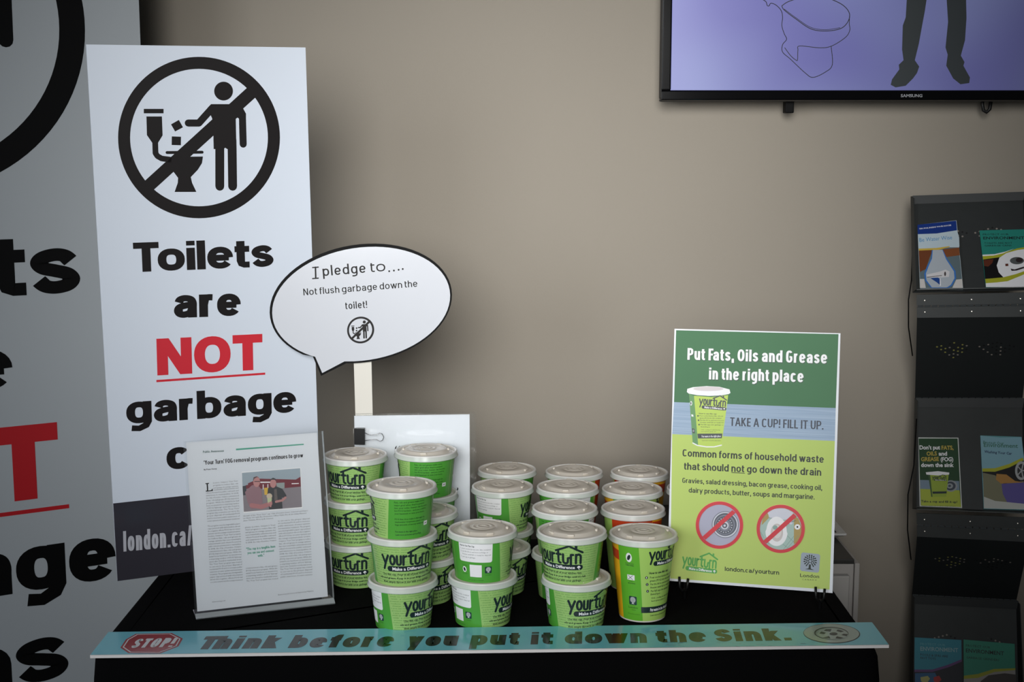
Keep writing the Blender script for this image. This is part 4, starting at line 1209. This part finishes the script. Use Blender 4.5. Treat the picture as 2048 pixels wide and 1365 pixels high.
def frame(x0, x1, z0, z1, w, wb, yf, d, name, m):
    bm = bmesh.new()
    add_box(bm, ((x0 + x1) / 2, yf + d / 2, z0 + wb / 2), (x1 - x0, d, wb), None, .0035)
    add_box(bm, ((x0 + x1) / 2, yf + d / 2, z1 - w / 2), (x1 - x0, d, w), None, .0035)
    add_box(bm, (x0 + w / 2, yf + d / 2, (z0 + wb + z1 - w) / 2), (w, d, z1 - z0 - w - wb + .002), None, .0035)
    add_box(bm, (x1 - w / 2, yf + d / 2, (z0 + wb + z1 - w) / 2), (w, d, z1 - z0 - w - wb + .002), None, .0035)
    return bm_obj(name, bm, m, tv)


bez = frame(x0t, x1t, zb, zb + htT, sl, sb, YT - .006, .02, 'bezel', GLOSSBLK)
frame(x0t - .002, x1t + .002, zb - .002, zb + htT + .002, .006, .006, YT - .002, .022, 'bezel_edge', MATBLK)
scm = bpy.data.materials.new('lit_screen'); scm.use_nodes = True; nt = scm.node_tree; b = nt.nodes['Principled BSDF']
b.inputs['Base Color'].default_value = (.02, .02, .03, 1); b.inputs['Roughness'].default_value = .35
tcn = nt.nodes.new('ShaderNodeTexCoord'); nz = nt.nodes.new('ShaderNodeTexNoise'); nz.inputs['Scale'].default_value = 2.6; nz.inputs['Detail'].default_value = 1
rmp = nt.nodes.new('ShaderNodeValToRGB'); rmp.color_ramp.elements[0].position = .35; rmp.color_ramp.elements[1].position = .66
rmp.color_ramp.elements[0].color = (.125, .125, .37, 1); rmp.color_ramp.elements[1].color = (.21, .245, .47, 1)
sep = nt.nodes.new('ShaderNodeSeparateXYZ'); nt.links.new(tcn.outputs['Object'], sep.inputs[0])
mr = nt.nodes.new('ShaderNodeMapRange'); mr.inputs['From Min'].default_value = -.55; mr.inputs['From Max'].default_value = .3; mr.inputs['To Min'].default_value = 1.3; mr.inputs['To Max'].default_value = .30  # glow gradient imitates window reflection at left, vignette at right
nt.links.new(sep.outputs['X'], mr.inputs['Value'])
nt.links.new(tcn.outputs['Object'], nz.inputs['Vector']); nt.links.new(nz.outputs[0], rmp.inputs[0])
nt.links.new(rmp.outputs[0], b.inputs['Emission Color']); nt.links.new(mr.outputs[0], b.inputs['Emission Strength'])
box_obj('screen', (cxT, YT + .003, zb + htT / 2 + (sb - sl) / 2), (halfw * 2 - 2 * sl + .002, .004, htT - sb - sl + .002), scm, tv)
sp_ = Panel((x0t, YT + .001, zb), (1, 0, 0), (0, 0, 1), eps=.0002).crop(1300, 0, 2.738)
LN = mat('screen_line', (30, 32, 50), .5); FIG = mat('screen_figure', (44, 52, 56), .5); FIG2 = mat('screen_figure_dark', (36, 42, 48), .5)
def smooth_line(pts, n=6):
    P = [Vector((p[0], p[1])) for p in pts]; P = [P[0]] + P + [P[-1]]; o = []
    for i in range(1, len(P) - 2):
        for k in range(n):
            t = k / n; a, b_, c, d = P[i - 1], P[i], P[i + 1], P[i + 2]
            v = .5 * ((2 * b_) + (-a + c) * t + (2 * a - 5 * b_ + 4 * c - d) * t * t + (-a + 3 * b_ - 3 * c + d) * t ** 3); o.append((v.x, v.y))
    o.append(tuple(P[-2])); return o
sp_.s(smooth_line([(722, 32), (735, 55), (800, 105), (880, 158), (960, 170), (1040, 158), (1080, 125), (1093, 80), (1070, 40), (1020, 8), (940, -18), (840, -14), (760, 8), (722, 32)]), 4.5, LN)
sp_.s(smooth_line([(735, 50), (800, 98), (880, 150), (960, 163), (1040, 152)]), 3, LN)
sp_.s(smooth_line([(1093, 80), (1091, 130), (1094, 165), (1070, 205), (995, 252), (930, 262), (820, 252), (810, 275), (808, 325), (800, 330), (770, 305), (738, 262)]), 4, LN)
sp_.s(smooth_line([(615, -4), (635, 10), (642, 30), (652, 32), (662, 18), (690, 28), (718, 58), (726, 95), (722, 140), (735, 185), (748, 215), (726, 245), (726, 285), (770, 325), (850, 400), (893, 424), (960, 395), (998, 355), (992, 255)]), 4, LN)
sp_.s([(615, -4), (560, -60), (560, -330), (760, -330), (760, -30)], 4, LN)
sp_.p([(1408, -40), (1520, -40), (1505, 60), (1490, 140), (1472, 240), (1450, 330), (1474, 365), (1462, 400), (1440, 430), (1400, 470), (1345, 479), (1318, 465), (1325, 435), (1365, 380), (1362, 355), (1388, 330), (1380, 270), (1384, 140), (1400, 95)], FIG)
sp_.p([(1622, -40), (1730, -40), (1733, 100), (1725, 220), (1702, 305), (1722, 340), (1716, 360), (1752, 425), (1748, 455), (1700, 462), (1660, 430), (1622, 360), (1630, 300), (1618, 260), (1632, 120)], FIG)
sp_.p([(1405, -38), (1733, -38), (1760, -350), (1820, -380), (1790, -620), (1700, -680), (1480, -680), (1380, -620), (1330, -380), (1395, -350)], FIG)
sp_.e((1590, -770), 75, 92, FIG)
sp_.make('screen_picture', tv)
lgp = Panel((x0t, YT - .0062, zb), (1, 0, 0), (0, 0, 1)).crop(1300, 0, 2.738)
lgp.t('SAMSUNG', (1373, 532), (1491, 532), 16, mat('bezel_lettering', (170, 172, 178), .3), 1, off=.02)
lgp.make('brand_lettering', bez)
# wall bracket feet below the set
bx = tc_(1579, 203, YT + .03)
bm = bmesh.new(); add_box(bm, (bx.x, YT + .04, zb - .004), (.0195, .03, .045), None, .002); bm_obj('mount_foot', bm, BLACK, tv)
bx2 = tc_(1977, 203, YT + .03)
tube_obj('cable_loop', [(bx2.x - .010, YT + .04, zb + .01), (bx2.x - .010, YT + .04, zb - .008), (bx2.x - .007, YT + .04, zb - .020), (bx2.x, YT + .04, zb - .0245), (bx2.x + .007, YT + .04, zb - .018), (bx2.x + .010, YT + .04, zb + .01)], .0042, MATBLK, tv, 8)
box_obj('wall_bracket', (cxT, (YT + .05 + YW) / 2, zb + htT / 2), (.5, YW - YT - .050, .3), MATBLK, tv)

# ------------------------------------------------------------------ white cabinet behind the table, with tray
yC = 2.70
ctop = at_y(1708, 1126, yC).z; cxr = at_y(1711, 1126, yC).x
cb = thing('cabinet', 'off-white cabinet with a dark top behind the poster, against the wall', 'cabinet', (.53, yC, 0))
CABW = mat('cabinet_white', (176, 172, 168), rough=.45); CABT = mat('cabinet_dark_top', (46, 46, 44), rough=.5)
box_obj('cabinet_body', ((.335 + cxr) / 2, (yC + YW - .01) / 2 + .006, (ctop - .006) / 2), (cxr - .335, YW - .02 - yC, ctop - .006), CABW, cb, bevel=.002)
box_obj('cabinet_top', ((.335 + cxr) / 2 - .001, (yC + YW - .01) / 2, ctop - .0), (cxr - .335, YW - .02 - yC, .010), CABT, cb, bevel=.0015)
box_obj('cabinet_door', ((.335 + cxr) / 2 - .006, yC - .004, (ctop - .02) / 2 + .01), (cxr - .335 - .016, .018, ctop - .05), mat('cabinet_door_white', (184, 181, 177), rough=.4), cb, bevel=.002)
box_obj('side_panel', (cxr + .006, (yC + YW - .01) / 2 + .002, (ctop - .004) / 2), (.010, YW - .02 - yC, ctop - .004), CABW, cb, bevel=.001)
tr = at_y(1693, 1068, 2.84)
ty = thing('tray', 'shallow white tray with a dark inside on the cabinet behind the poster', 'tray', (tr.x - .14, 2.95, ctop + .005))
bm = bmesh.new()
z0, z1 = ctop + .0055, tr.z
o_ = [(tr.x - .26, 2.84), (tr.x, 2.84), (tr.x, 3.04), (tr.x - .26, 3.04)]; i_ = [(tr.x - .24, 2.86), (tr.x - .022, 2.86), (tr.x - .022, 3.02), (tr.x - .24, 3.02)]
k_ = [(tr.x - .252, 2.848), (tr.x - .008, 2.848), (tr.x - .008, 3.032), (tr.x - .252, 3.032)]
rings_ = [[bm.verts.new((x, y, z)) for x, y in R_] for R_, z in ((i_, z0), (o_, z1 - .004), (o_, z1), (k_, z1), (i_, z0 + .004))]
for a_, b_ in zip(rings_[:-1], rings_[1:]):
    for q_ in range(4): bm.faces.new((a_[q_], a_[(q_ + 1) % 4], b_[(q_ + 1) % 4], b_[q_]))
bm.faces.new(rings_[0]); bm.faces.new(rings_[-1])
bm_obj('tray_shell', bm, mat('tray_white', (205, 204, 202), rough=.4), ty)
box_obj('tray_liner', (tr.x - .13, 2.94, z0 + (z1 - z0) * .5), (.225, .165, (z1 - z0) * .75), mat('tray_dark_inside', (34, 30, 30), rough=.6), ty)

# ------------------------------------------------------------------ folding brochure rack at the right
Yb = (3.035, 2.975); Yf = (2.885, 2.825)                      # back and front depth at left and right edges


def edge3(l, r, Y): return at_y(*l, Y[0]), at_y(*r, Y[1])


# (left, right) photo points of each fold line
E_ = [edge3((1822, 393), (2046, 385), Yb), edge3((1833, 590), (2064, 585), Yf), edge3((1834, 636), (2064, 634), Yf),
      edge3((1830, 797), (2045, 797), Yb), edge3((1833, 1027), (2058, 1036), Yf), edge3((1834, 1074), (2058, 1085), Yf),
      edge3((1824, 1190), (2033, 1201), Yb), edge3((1826, 1418), (2048, 1436), Yf), edge3((1826, 1462), (2048, 1482), Yf), edge3((1820, 1575), (2028, 1595), Yb)]
rk = thing('brochure_rack', 'dark grey folding metal brochure rack at the right edge, by the wall', 'brochure rack', (E_[9][0].x, E_[9][0].y, 0))
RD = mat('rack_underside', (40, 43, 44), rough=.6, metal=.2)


def plate(name, a, b, m, t=.002, parent=rk):
    """thin metal sheet between two fold lines"""
    c = [a[0], a[1], b[1], b[0]]
    n = (c[1] - c[0]).cross(c[3] - c[0]).normalized()
    if n.dot(CAM - c[0]) > 0: n = -n
    vs_ = c + [p + n * t for p in c]
    return new_obj(name, vs_, [[3, 2, 1, 0], [4, 5, 6, 7], [0, 1, 5, 4], [1, 2, 6, 5], [2, 3, 7, 6], [3, 0, 4, 7]], m, None, parent)


def lerp(a, b, t): return a + (b - a) * t


ORD = mat('rack_screw', (206, 200, 190), rough=.3, metal=.8)
HOLEY = mat('rack_hole_yellow', (150, 146, 78), .6); HOLEW = mat('rack_hole_pale', (140, 132, 124), .6); HOLED = mat('rack_hole_dark', (12, 12, 12), .7)
trays = []
for ti, (i0, i1, i2, i3) in enumerate(((0, 1, 2, 3), (3, 4, 5, 6), (6, 7, 8, 9))):
    top, lipb, pl_b, back = E_[i0], E_[i1], E_[i2], E_[i3]
    # sloping tray sheet sits one lip depth behind the front plate
    s_in = [lipb[0] + Vector((0, .028, .002)), lipb[1] + Vector((0, .028, .002))]
    plate('tray_sheet', top, s_in, DARKMETAL)
    hdr = [lerp(top[0], s_in[0], .085), lerp(top[1], s_in[1], .085)]
    fw = Vector((0, -.012, .002))
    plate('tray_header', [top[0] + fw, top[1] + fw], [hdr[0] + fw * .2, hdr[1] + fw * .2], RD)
    sh = [lipb[0] + Vector((0, 0, .010)), lipb[1] + Vector((0, 0, .010))]
    plate('tray_ledge', [s_in[0] + Vector((0, 0, .004)), s_in[1] + Vector((0, 0, .004))], sh, DARKMETAL)
    # side flanges
    for sd in (0, 1):
        dx = Vector((.001 if sd == 0 else -.001, 0, 0))
        a_, b_ = top[sd], s_in[sd]
        a2 = a_ + Vector((0, -.022, -.003)); b2 = lipb[sd] + Vector((0, 0, .012))
        c4 = [a_, a2, b2, b_]
        new_obj('side_flange', [p - dx for p in c4] + [p + dx for p in c4], [[0, 1, 2, 3], [7, 6, 5, 4], [0, 4, 5, 1], [1, 5, 6, 2], [2, 6, 7, 3], [3, 7, 4, 0]], DARKMETAL, None, rk)
    hm = [lerp(lipb[0], pl_b[0], .47), lerp(lipb[1], pl_b[1], .47)]; hm2 = [lerp(lipb[0], pl_b[0], .53), lerp(lipb[1], pl_b[1], .53)]
    plate('front_plate', lipb, hm, DARKMETAL); plate('front_plate', hm2, pl_b, DARKMETAL)
    bm = bmesh.new(); hc = [lerp(hm[0], hm2[0], .5) + Vector((0, -.002, 0)), lerp(hm[1], hm2[1], .5) + Vector((0, -.002, 0))]
    for k in range(16): tube_bm(bm, [lerp(hc[0], hc[1], (k + .08) / 16), lerp(hc[0], hc[1], (k + .92) / 16)], .0022, 6)
    bm_obj('hinge', bm, mat('hinge_metal', (92, 97, 99), rough=.4, metal=.5), rk)
    for fx in (.07, .48, .9):
        for ft in (.25, .75):
            c = lerp(lerp(lipb[0], lipb[1], fx), lerp(pl_b[0], pl_b[1], fx), ft)
            bm = bmesh.new(); bmesh.ops.create_icosphere(bm, subdivisions=1, radius=.0021, matrix=Matrix.Translation(c + Vector((0, -.001, 0)))); bm_obj('screw', bm, ORD, rk)
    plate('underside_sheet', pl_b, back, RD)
    bm = bmesh.new()
    for k in range(16): tube_bm(bm, [lerp(back[0], back[1], (k + .08) / 16) + Vector((0, -.003, 0)), lerp(back[0], back[1], (k + .92) / 16) + Vector((0, -.003, 0))], .002, 6)
    bm_obj('hinge', bm, mat('hinge_metal', (92, 97, 99)), rk)
    # perforations: two fans of holes
    for a_, b_, cols, tt, nm in ((pl_b, back, (HOLEY, HOLED, HOLEW), .30, 'perforation'), (top, s_in, (HOLED, HOLEW, HOLED), .36, 'perforation')):
        n = (a_[1] - a_[0]).cross(b_[0] - a_[0]).normalized(); n = n if n.dot(CAM - a_[0]) > 0 else -n
        ux_ = (a_[1] - a_[0]).normalized(); uy_ = (b_[0] - a_[0]).normalized()
        V_, F_, M_ = [], [], []
        random.seed(7 + ti)
        for fan in (.34, .72):
            for rw in range(5):
                for k in range(-(4 - rw), 5 - rw, 1):
                    if nm and random.random() < .12: continue
                    c = lerp(lerp(a_[0], a_[1], fan + k * .038), lerp(b_[0], b_[1], fan + k * .038), tt + rw * .045 + abs(k) * .012) + n * .0004
                    bi = len(V_)
                    V_ += [c + ux_ * .0022 * cos(q * pi / 4) + uy_ * .0022 * sin(q * pi / 4) for q in range(8)]
                    F_.append(list(range(bi, bi + 8))); M_.append(random.choice((0, 0, 1, 2)) if a_ is pl_b and fan < .5 else random.choice((1, 1, 2)))
        new_obj(nm, V_, F_, list(cols), M_, rk)['kind'] = 'stuff'
    trays.append((top, s_in))
# support: floor base and side cables
box_obj('base', ((E_[9][0].x + E_[9][1].x) / 2, (E_[9][0].y + E_[9][1].y) / 2 - .05, .02), (.26, .22, .04), DARKMETAL, rk, bevel=.004)
for fx in (.1, .9):
    p = lerp(E_[9][0], E_[9][1], fx); tube_obj('post', [p + Vector((0, .004, .01)), Vector((p.x, p.y + .004, .03))], .008, DARKMETAL, rk)
side = [at_y(u_, v_, y_) for u_, v_, y_ in ((1825, 495, 2.98), (1823, 560, 2.95), (1817, 600, 2.93), (1817, 655, 2.95), (1825, 712, 2.99))]
tube_obj('side_cable', side, .0014, BLACK, rk, 6)
side = [at_y(u_, v_, y_) for u_, v_, y_ in ((1833, 838, 2.98), (1828, 930, 2.94), (1816, 990, 2.92), (1815, 1060, 2.93), (1822, 1120, 2.98))]
tube_obj('side_cable', side, .0014, BLACK, rk, 6)


def brochure(ti, quad, thick, label, draw, side_rgb=(190, 190, 186), crop=None, lift=.0):
    top, s_in = trays[ti]
    ux_ = (s_in[1] - s_in[0]).normalized(); n = (s_in[1] - s_in[0]).cross(top[0] - s_in[0]).normalized(); n = n if n.y < 0 else -n
    O_ = s_in[0] + n * (thick + .002 + lift)
    P = Panel(O_, ux_, top[0] - s_in[0])
    w3 = [P.W(*P.L(*q)) for q in quad]
    # the foot of the leaflet goes on down behind the lip to the ledge
    t = thing('brochure', label, 'brochure', tuple(w3[3]), None)
    bk = [p - n * thick for p in w3]
    new_obj('leaves', w3 + bk, [[3, 2, 1, 0], [4, 5, 6, 7], [0, 1, 5, 4], [1, 2, 6, 5], [2, 3, 7, 6], [3, 0, 4, 7]], mat('leaves_%d_%d_%d' % side_rgb, side_rgb, .5), None, t)
    P.crop(*crop)
    draw(P, quad)
    P.make('cover_print', t)


def M(n_, c): return mat('cover_' + n_, c, rough=.4, coat=.2)


def water(P, q):
    z = P.z
    P.p([(112, 228), (700, 165), (712, 310), (400, 360), (118, 370)], M('navy', (20, 52, 128)), 1)
    P.p([(118, 370), (400, 360), (712, 310), (745, 420), (750, 560), (560, 560), (130, 590)], M('pale', (190, 206, 214)), 1)
    P.t('TIPS FOR INSIDE YOUR HOUSE', (138, 300), (625, 243), 20, PWHITE, 2, off=.02, res=1)
    P.t('Be Water Wise', (145, 488), (640, 446), 58, M('sky_blue_ink', (72, 140, 190)), 2)
    P.p([(130, 590), (400, 580), (600, 552), (600, 565), (420, 612), (240, 624), (132, 618)], M('yellow', (206, 176, 72)), 2)
    P.p([(132, 618), (420, 605), (590, 570), (740, 570), (800, 1186), (155, 1186)], M('slate', (96, 112, 118)), 1)
    P.p([(132, 620), (350, 610), (300, 720), (240, 900), (150, 945)], M('timber', (112, 62, 34)), 2)
    P.p([(500, 600), (745, 575), (755, 690), (540, 720)], M('timber2', (128, 74, 40)), 2)
    P.p([(330, 615), (500, 610), (560, 740), (690, 930), (700, 1040), (640, 1150), (580, 1188), (320, 1188), (230, 1080), (215, 970), (260, 850), (320, 740)], M('drop_rim', (58, 116, 190)), 3)
    P.p([(345, 612), (490, 608), (545, 750), (665, 935), (675, 1040), (620, 1140), (560, 1180), (330, 1180), (250, 1070), (240, 970), (290, 840), (335, 740)], M('drop', (176, 184, 192)), 4)
    P.p([(255, 985), (450, 940), (540, 910), (600, 940), (590, 1020), (480, 1030), (255, 1028)], M('tap', (214, 212, 214)), 5)
    P.s([(260, 1026), (480, 1000)], 10, M('tap_line', (70, 60, 60)), 6); P.e((532, 975), 14, 34, M('tap_line', (70, 60, 60)), 6)
    P.p([(310, 1040), (420, 1030), (470, 1060), (450, 1140), (400, 1100)], M('deep_blue', (30, 70, 140)), 5); P.s([(458, 1050), (460, 1150)], 14, PWHITE, 6)
    P.p([(150, 1050), (215, 1050), (240, 1186), (155, 1186)], M('white_low', (206, 202, 198)), 2); P.p([(700, 1060), (790, 1050), (800, 1186), (640, 1186)], M('white_low', (206, 202, 198)), 2)


def env(title2, sub, colr, ink, photo, sub_ink=None, up=0):
    def d(P, q):
        P.p([(162, 182), (1010, 160), (1040, 1150), (270, 1150)], M(colr[0], colr[1]), 1)
        P.t(title2[0], (218, 264), (660, 262), 28, ink, 2, off=.01, res=1); P.t(title2[1], (225, 334), (925, 330), 46, ink, 2, off=.02)
        for k, s_ in enumerate(sub): P.t(s_, (240 + 3 * k, 412 + 44 * k), (720 - 10 * k, 408 + 44 * k), 27, sub_ink or ink, 2, off=.01, res=1)
        P.p([(212, 600), (450, 590), (640, 545), (800, 490), (920, 470), (1010, 470), (1010, 500), (900, 500), (700, 560), (500, 640), (222, 680)], M('lime_swoosh', (176, 178, 44)), 2)
        P.p([(212, 598), (420, 588), (600, 545), (760, 490), (560, 575), (400, 612), (215, 622)], PWHITE, 3)
        photo(P)
        P.p([(258, 1012), (560, 985), (780, 930), (1030, 840), (1040, 880), (860, 960), (640, 1050), (450, 1072), (268, 1085)], M('lime_swoosh', (176, 178, 44)), 4)
        P.p([(268, 1085), (450, 1072), (640, 1050), (860, 960), (1040, 880), (1050, 1150), (270, 1150)], PWHITE, 4)
    return d


def basin(P):
    P.p([(225, 680), (500, 640), (560, 985), (258, 1012)], M('black_photo', (14, 10, 12)), 2); P.p([(230, 690), (400, 672), (380, 740), (310, 800), (240, 790)], M('rust', (96, 44, 26)), 3)
    P.p([(500, 650), (620, 570), (800, 520), (1010, 490), (1030, 850), (780, 935), (570, 985), (490, 900), (455, 780)], PWHITE, 3)
    P.e((800, 700), 120, 62, M('grey_bits', (88, 92, 92)), 4); P.e((840, 690), 60, 40, M('dark_bits', (46, 36, 38)), 5); P.p([(600, 755), (650, 750), (655, 790), (605, 795)], M('rust', (96, 44, 26)), 5)
    P.p([(690, 835), (760, 850), (920, 800), (920, 830), (790, 870), (710, 875)], M('dark_bits', (46, 36, 38)), 5)


def fog(P, q):
    P.p([(165, 832), (438, 832), (463, 1310), (180, 1300)], M('forest', (28, 66, 34)), 1)
    yl = M('gold_ink', (190, 168, 74))
    P.t("Don't put", (172, 908), (316, 908), 28, PWHITE, 2, off=.03); P.t('FATS,', (326, 910), (410, 910), 28, yl, 2, off=.03)
    P.t('OILS', (222, 952), (294, 950), 28, yl, 2, off=.03); P.t('and', (306, 951), (365, 951), 28, PWHITE, 2, off=.03)
    P.t('GREASE', (183, 991), (308, 989), 28, yl, 2, off=.03); P.t('(FOG)', (320, 991), (408, 991), 28, PWHITE, 2, off=.03)
    P.t('down the sink', (183, 1031), (412, 1031), 28, PWHITE, 2, off=.03)
    P.p([(175, 1122), (448, 1130), (452, 1195), (178, 1185)], M('steel_blue', (120, 140, 158)), 2); P.p([(178, 1185), (452, 1195), (463, 1312), (182, 1302)], M('lime_low', (170, 184, 62)), 2)
    P.e((390, 1165), 46, 40, M('ring_light', (150, 156, 160)), 3); P.e((388, 1165), 36, 31, M('ring_dark', (64, 72, 84)), 4); P.e((384, 1165), 22, 18, M('ring_light', (150, 156, 160)), 5); P.e((382, 1165), 10, 8, M('ring_dark', (64, 72, 84)), 6)
    P.p([(232, 1084), (376, 1080), (358, 1240), (254, 1242)], M('cup_pic', (150, 172, 58)), 7); P.p([(232, 1084), (246, 1084), (262, 1242), (254, 1242)], M('cup_pic_dark', (60, 90, 50)), 8)
    P.p([(215, 1070), (300, 1062), (380, 1072), (378, 1086), (300, 1092), (220, 1086)], PWHITE, 8)
    P.merge(logo(LOGO, PWHITE), lambda p, c=P.q(310, 1118), s=(P.q(362, 1118)[0] - P.q(260, 1118)[0]) / 88: (c[0] + p[0] * s, c[1] + p[1] * s), dl=6)
    P.p([(262, 1205), (362, 1203), (360, 1218), (264, 1220)], LOGO, 8)
    P.t('Take a cup and fill it up!', (183, 1278), (436, 1284), 15, LOGO, 3, off=.03, res=1)
    P.t('Learn more at london.ca/yourturn', (190, 1306), (425, 1310), 8, LOGO, 3, res=1)


def carwash(P, q):
    P.p([(597, 812), (740, 825), (886, 822), (902, 960), (905, 1330), (622, 1322)], M('pale_blue', (132, 176, 190)), 1)
    dgr = M('green_ink', (54, 110, 84))
    P.t('Protect Our', (618, 868), (762, 876), 20, dgr, 2, off=.01, res=1); P.t('Environment', (622, 890), (860, 898), 28, dgr, 2, off=.01)
    P.t('Washing Your Car', (625, 932), (818, 946), 18, M('navy_ink', (30, 44, 84)), 2, off=.02, res=1)
    P.p([(610, 1042), (700, 1040), (800, 1010), (895, 965), (900, 985), (800, 1035), (700, 1065), (612, 1064)], M('lime_swoosh', (176, 178, 44)), 2)
    P.p([(612, 1064), (700, 1065), (800, 1035), (900, 985), (904, 1150), (760, 1150), (615, 1110)], M('black_photo', (14, 10, 12)), 2)
    P.p([(615, 1072), (700, 1090), (760, 1150), (900, 1130), (905, 1325), (622, 1320)], M('path', (124, 122, 96)), 3)
    P.e((884, 1058), 44, 66, M('rim', (170, 172, 172)), 4); P.e((886, 1058), 30, 48, M('tyre', (50, 50, 52)), 5)
    for k in range(5):
        a_ = k * 1.257; P.s([(886, 1058), (886 + 30 * cos(a_), 1058 + 46 * sin(a_))], 8, M('rim', (170, 172, 172)), 6)
    P.p([(710, 1080), (780, 1085), (840, 1130), (900, 1140), (740, 1148), (706, 1120)], M('sponge', (176, 128, 62)), 5)
    P.p([(745, 1150), (905, 1140), (905, 1290), (790, 1290), (755, 1220)], M('bucket', (92, 82, 150)), 4)
    P.p([(622, 1240), (700, 1270), (905, 1290), (905, 1330), (622, 1322)], M('pale_low', (190, 192, 186)), 5)


def pools(P, q):
    P.p([(143, 1033), (495, 1052), (500, 1500), (147, 1500)], M('aqua', (54, 148, 168)), 1)
    P.t('PROTECT OUR', (190, 1088), (376, 1098), 17, M('soft_aqua_ink', (110, 180, 190)), 2, res=1); P.t('ENVIRONMENT', (190, 1130), (473, 1142), 30, M('soft_aqua_ink2', (150, 190, 196)), 2, off=.02)
    P.t('POOLS & SPAS ARE', (190, 1168), (396, 1182), 17, LOGO, 2, off=.01, res=1); P.t('NOT TOYS', (190, 1192), (305, 1200), 17, LOGO, 2, off=.01, res=1)
    P.p([(145, 1272), (280, 1272), (400, 1235), (498, 1195), (500, 1212), (400, 1255), (280, 1290), (145, 1290)], M('violet', (110, 70, 130)), 2)
    P.p([(145, 1290), (280, 1290), (400, 1255), (500, 1212), (502, 1500), (147, 1500)], M('night', (34, 34, 46)), 2)
    P.p([(150, 1300), (300, 1296), (330, 1365), (330, 1500), (150, 1500)], M('lagoon', (44, 104, 150)), 3); P.p([(190, 1330), (245, 1320), (262, 1340), (235, 1380), (195, 1360)], M('star', (200, 196, 120)), 4); P.p([(288, 1330), (330, 1318), (348, 1350), (320, 1372), (290, 1360)], M('crab', (190, 46, 46)), 4)


def garb(P, q):
    P.p([(512, 1048), (895, 1080), (905, 1520), (516, 1500)], M('sea_green', (52, 150, 124)), 1)
    P.t('PROTECT OUR', (530, 1100), (712, 1116), 17, LOGO, 2, res=1); P.t('ENVIRONMENT', (530, 1142), (815, 1166), 28, LOGO, 2, off=.015); P.t('GARBAGE GRINDERS', (532, 1188), (780, 1210), 16, LOGO, 2, res=1)
    P.p([(515, 1318), (620, 1305), (740, 1268), (900, 1262), (900, 1276), (745, 1290), (620, 1335), (515, 1342)], M('lime_swoosh', (176, 178, 44)), 2)
    P.p([(515, 1342), (620, 1335), (745, 1290), (900, 1276), (905, 1510), (516, 1490)], M('pan', (176, 170, 164)), 2); P.p([(640, 1360), (700, 1315), (820, 1300), (905, 1310), (905, 1500), (640, 1480)], M('pan_dark', (74, 66, 62)), 3)


Zq = lambda z, pts: [(z[0] + x / z[2], z[1] + y / z[2]) for x, y in pts]
z1_ = (1820, 420, 7.583)
brochure(0, Zq(z1_, [(112, 228), (705, 160), (805, 1186), (150, 1186)]), .010, 'Be Water Wise brochure with a water drop, upper left pocket of the rack', water, (190, 204, 210), z1_)
z2_ = (1940, 440, 8.528)
brochure(0, Zq(z2_, [(162, 182), (1010, 160), (1040, 1150), (270, 1150)]), .006, 'teal toilets brochure with a white basin photo, upper right pocket of the rack',
         env(('PROTECT OUR', 'ENVIRONMENT'), ('TOILETS ARE NOT', 'GARBAGE CANS'), ('teal', (40, 136, 122)), LOGO, basin), (40, 130, 118), z2_)
z3_ = (1790, 640, 3.5)
brochure(1, Zq(z3_, [(163, 824), (444, 826), (470, 1318), (172, 1306)]), .004, 'dark green leaflet about fats, oils and grease, middle left pocket of the rack', fog, (206, 210, 206), z3_)
brochure(1, Zq(z3_, [(597, 810), (886, 820), (908, 1332), (620, 1324)]), .006, 'pale blue Washing Your Car brochure, middle right pocket of the rack', carwash, (90, 150, 156), z3_)
z4_ = (1790, 1000, 3.74)
brochure(2, Zq(z4_, [(142, 1030), (497, 1050), (502, 1500), (147, 1480)]), .006, 'aqua blue environment brochure, bottom left pocket of the rack', pools, (40, 120, 140), z4_)
brochure(2, Zq(z4_, [(512, 1046), (845, 1078), (852, 1510), (516, 1490)]), .006, 'sea green environment brochure, bottom middle of the rack', garb, (44, 130, 108), z4_)


def plainb(P, q):
    P.p([(780, 1075), (897, 1082), (905, 1512), (790, 1505)], M('sea_green', (52, 150, 124)), 1); P.t('NT', (845, 1166), (885, 1170), 24, LOGO, 2, off=.015)
    P.p([(780, 1275), (900, 1262), (905, 1512), (790, 1505)], M('pan', (176, 170, 164)), 2)


brochure(2, Zq(z4_, [(760, 1072), (897, 1082), (905, 1512), (770, 1503)]), .003, 'sea green brochure peeking out behind its twin at the bottom right of the rack', plainb, (44, 130, 108), z4_, lift=-.0045)

bpy.data.objects.remove(_to); bpy.data.curves.remove(_tc)
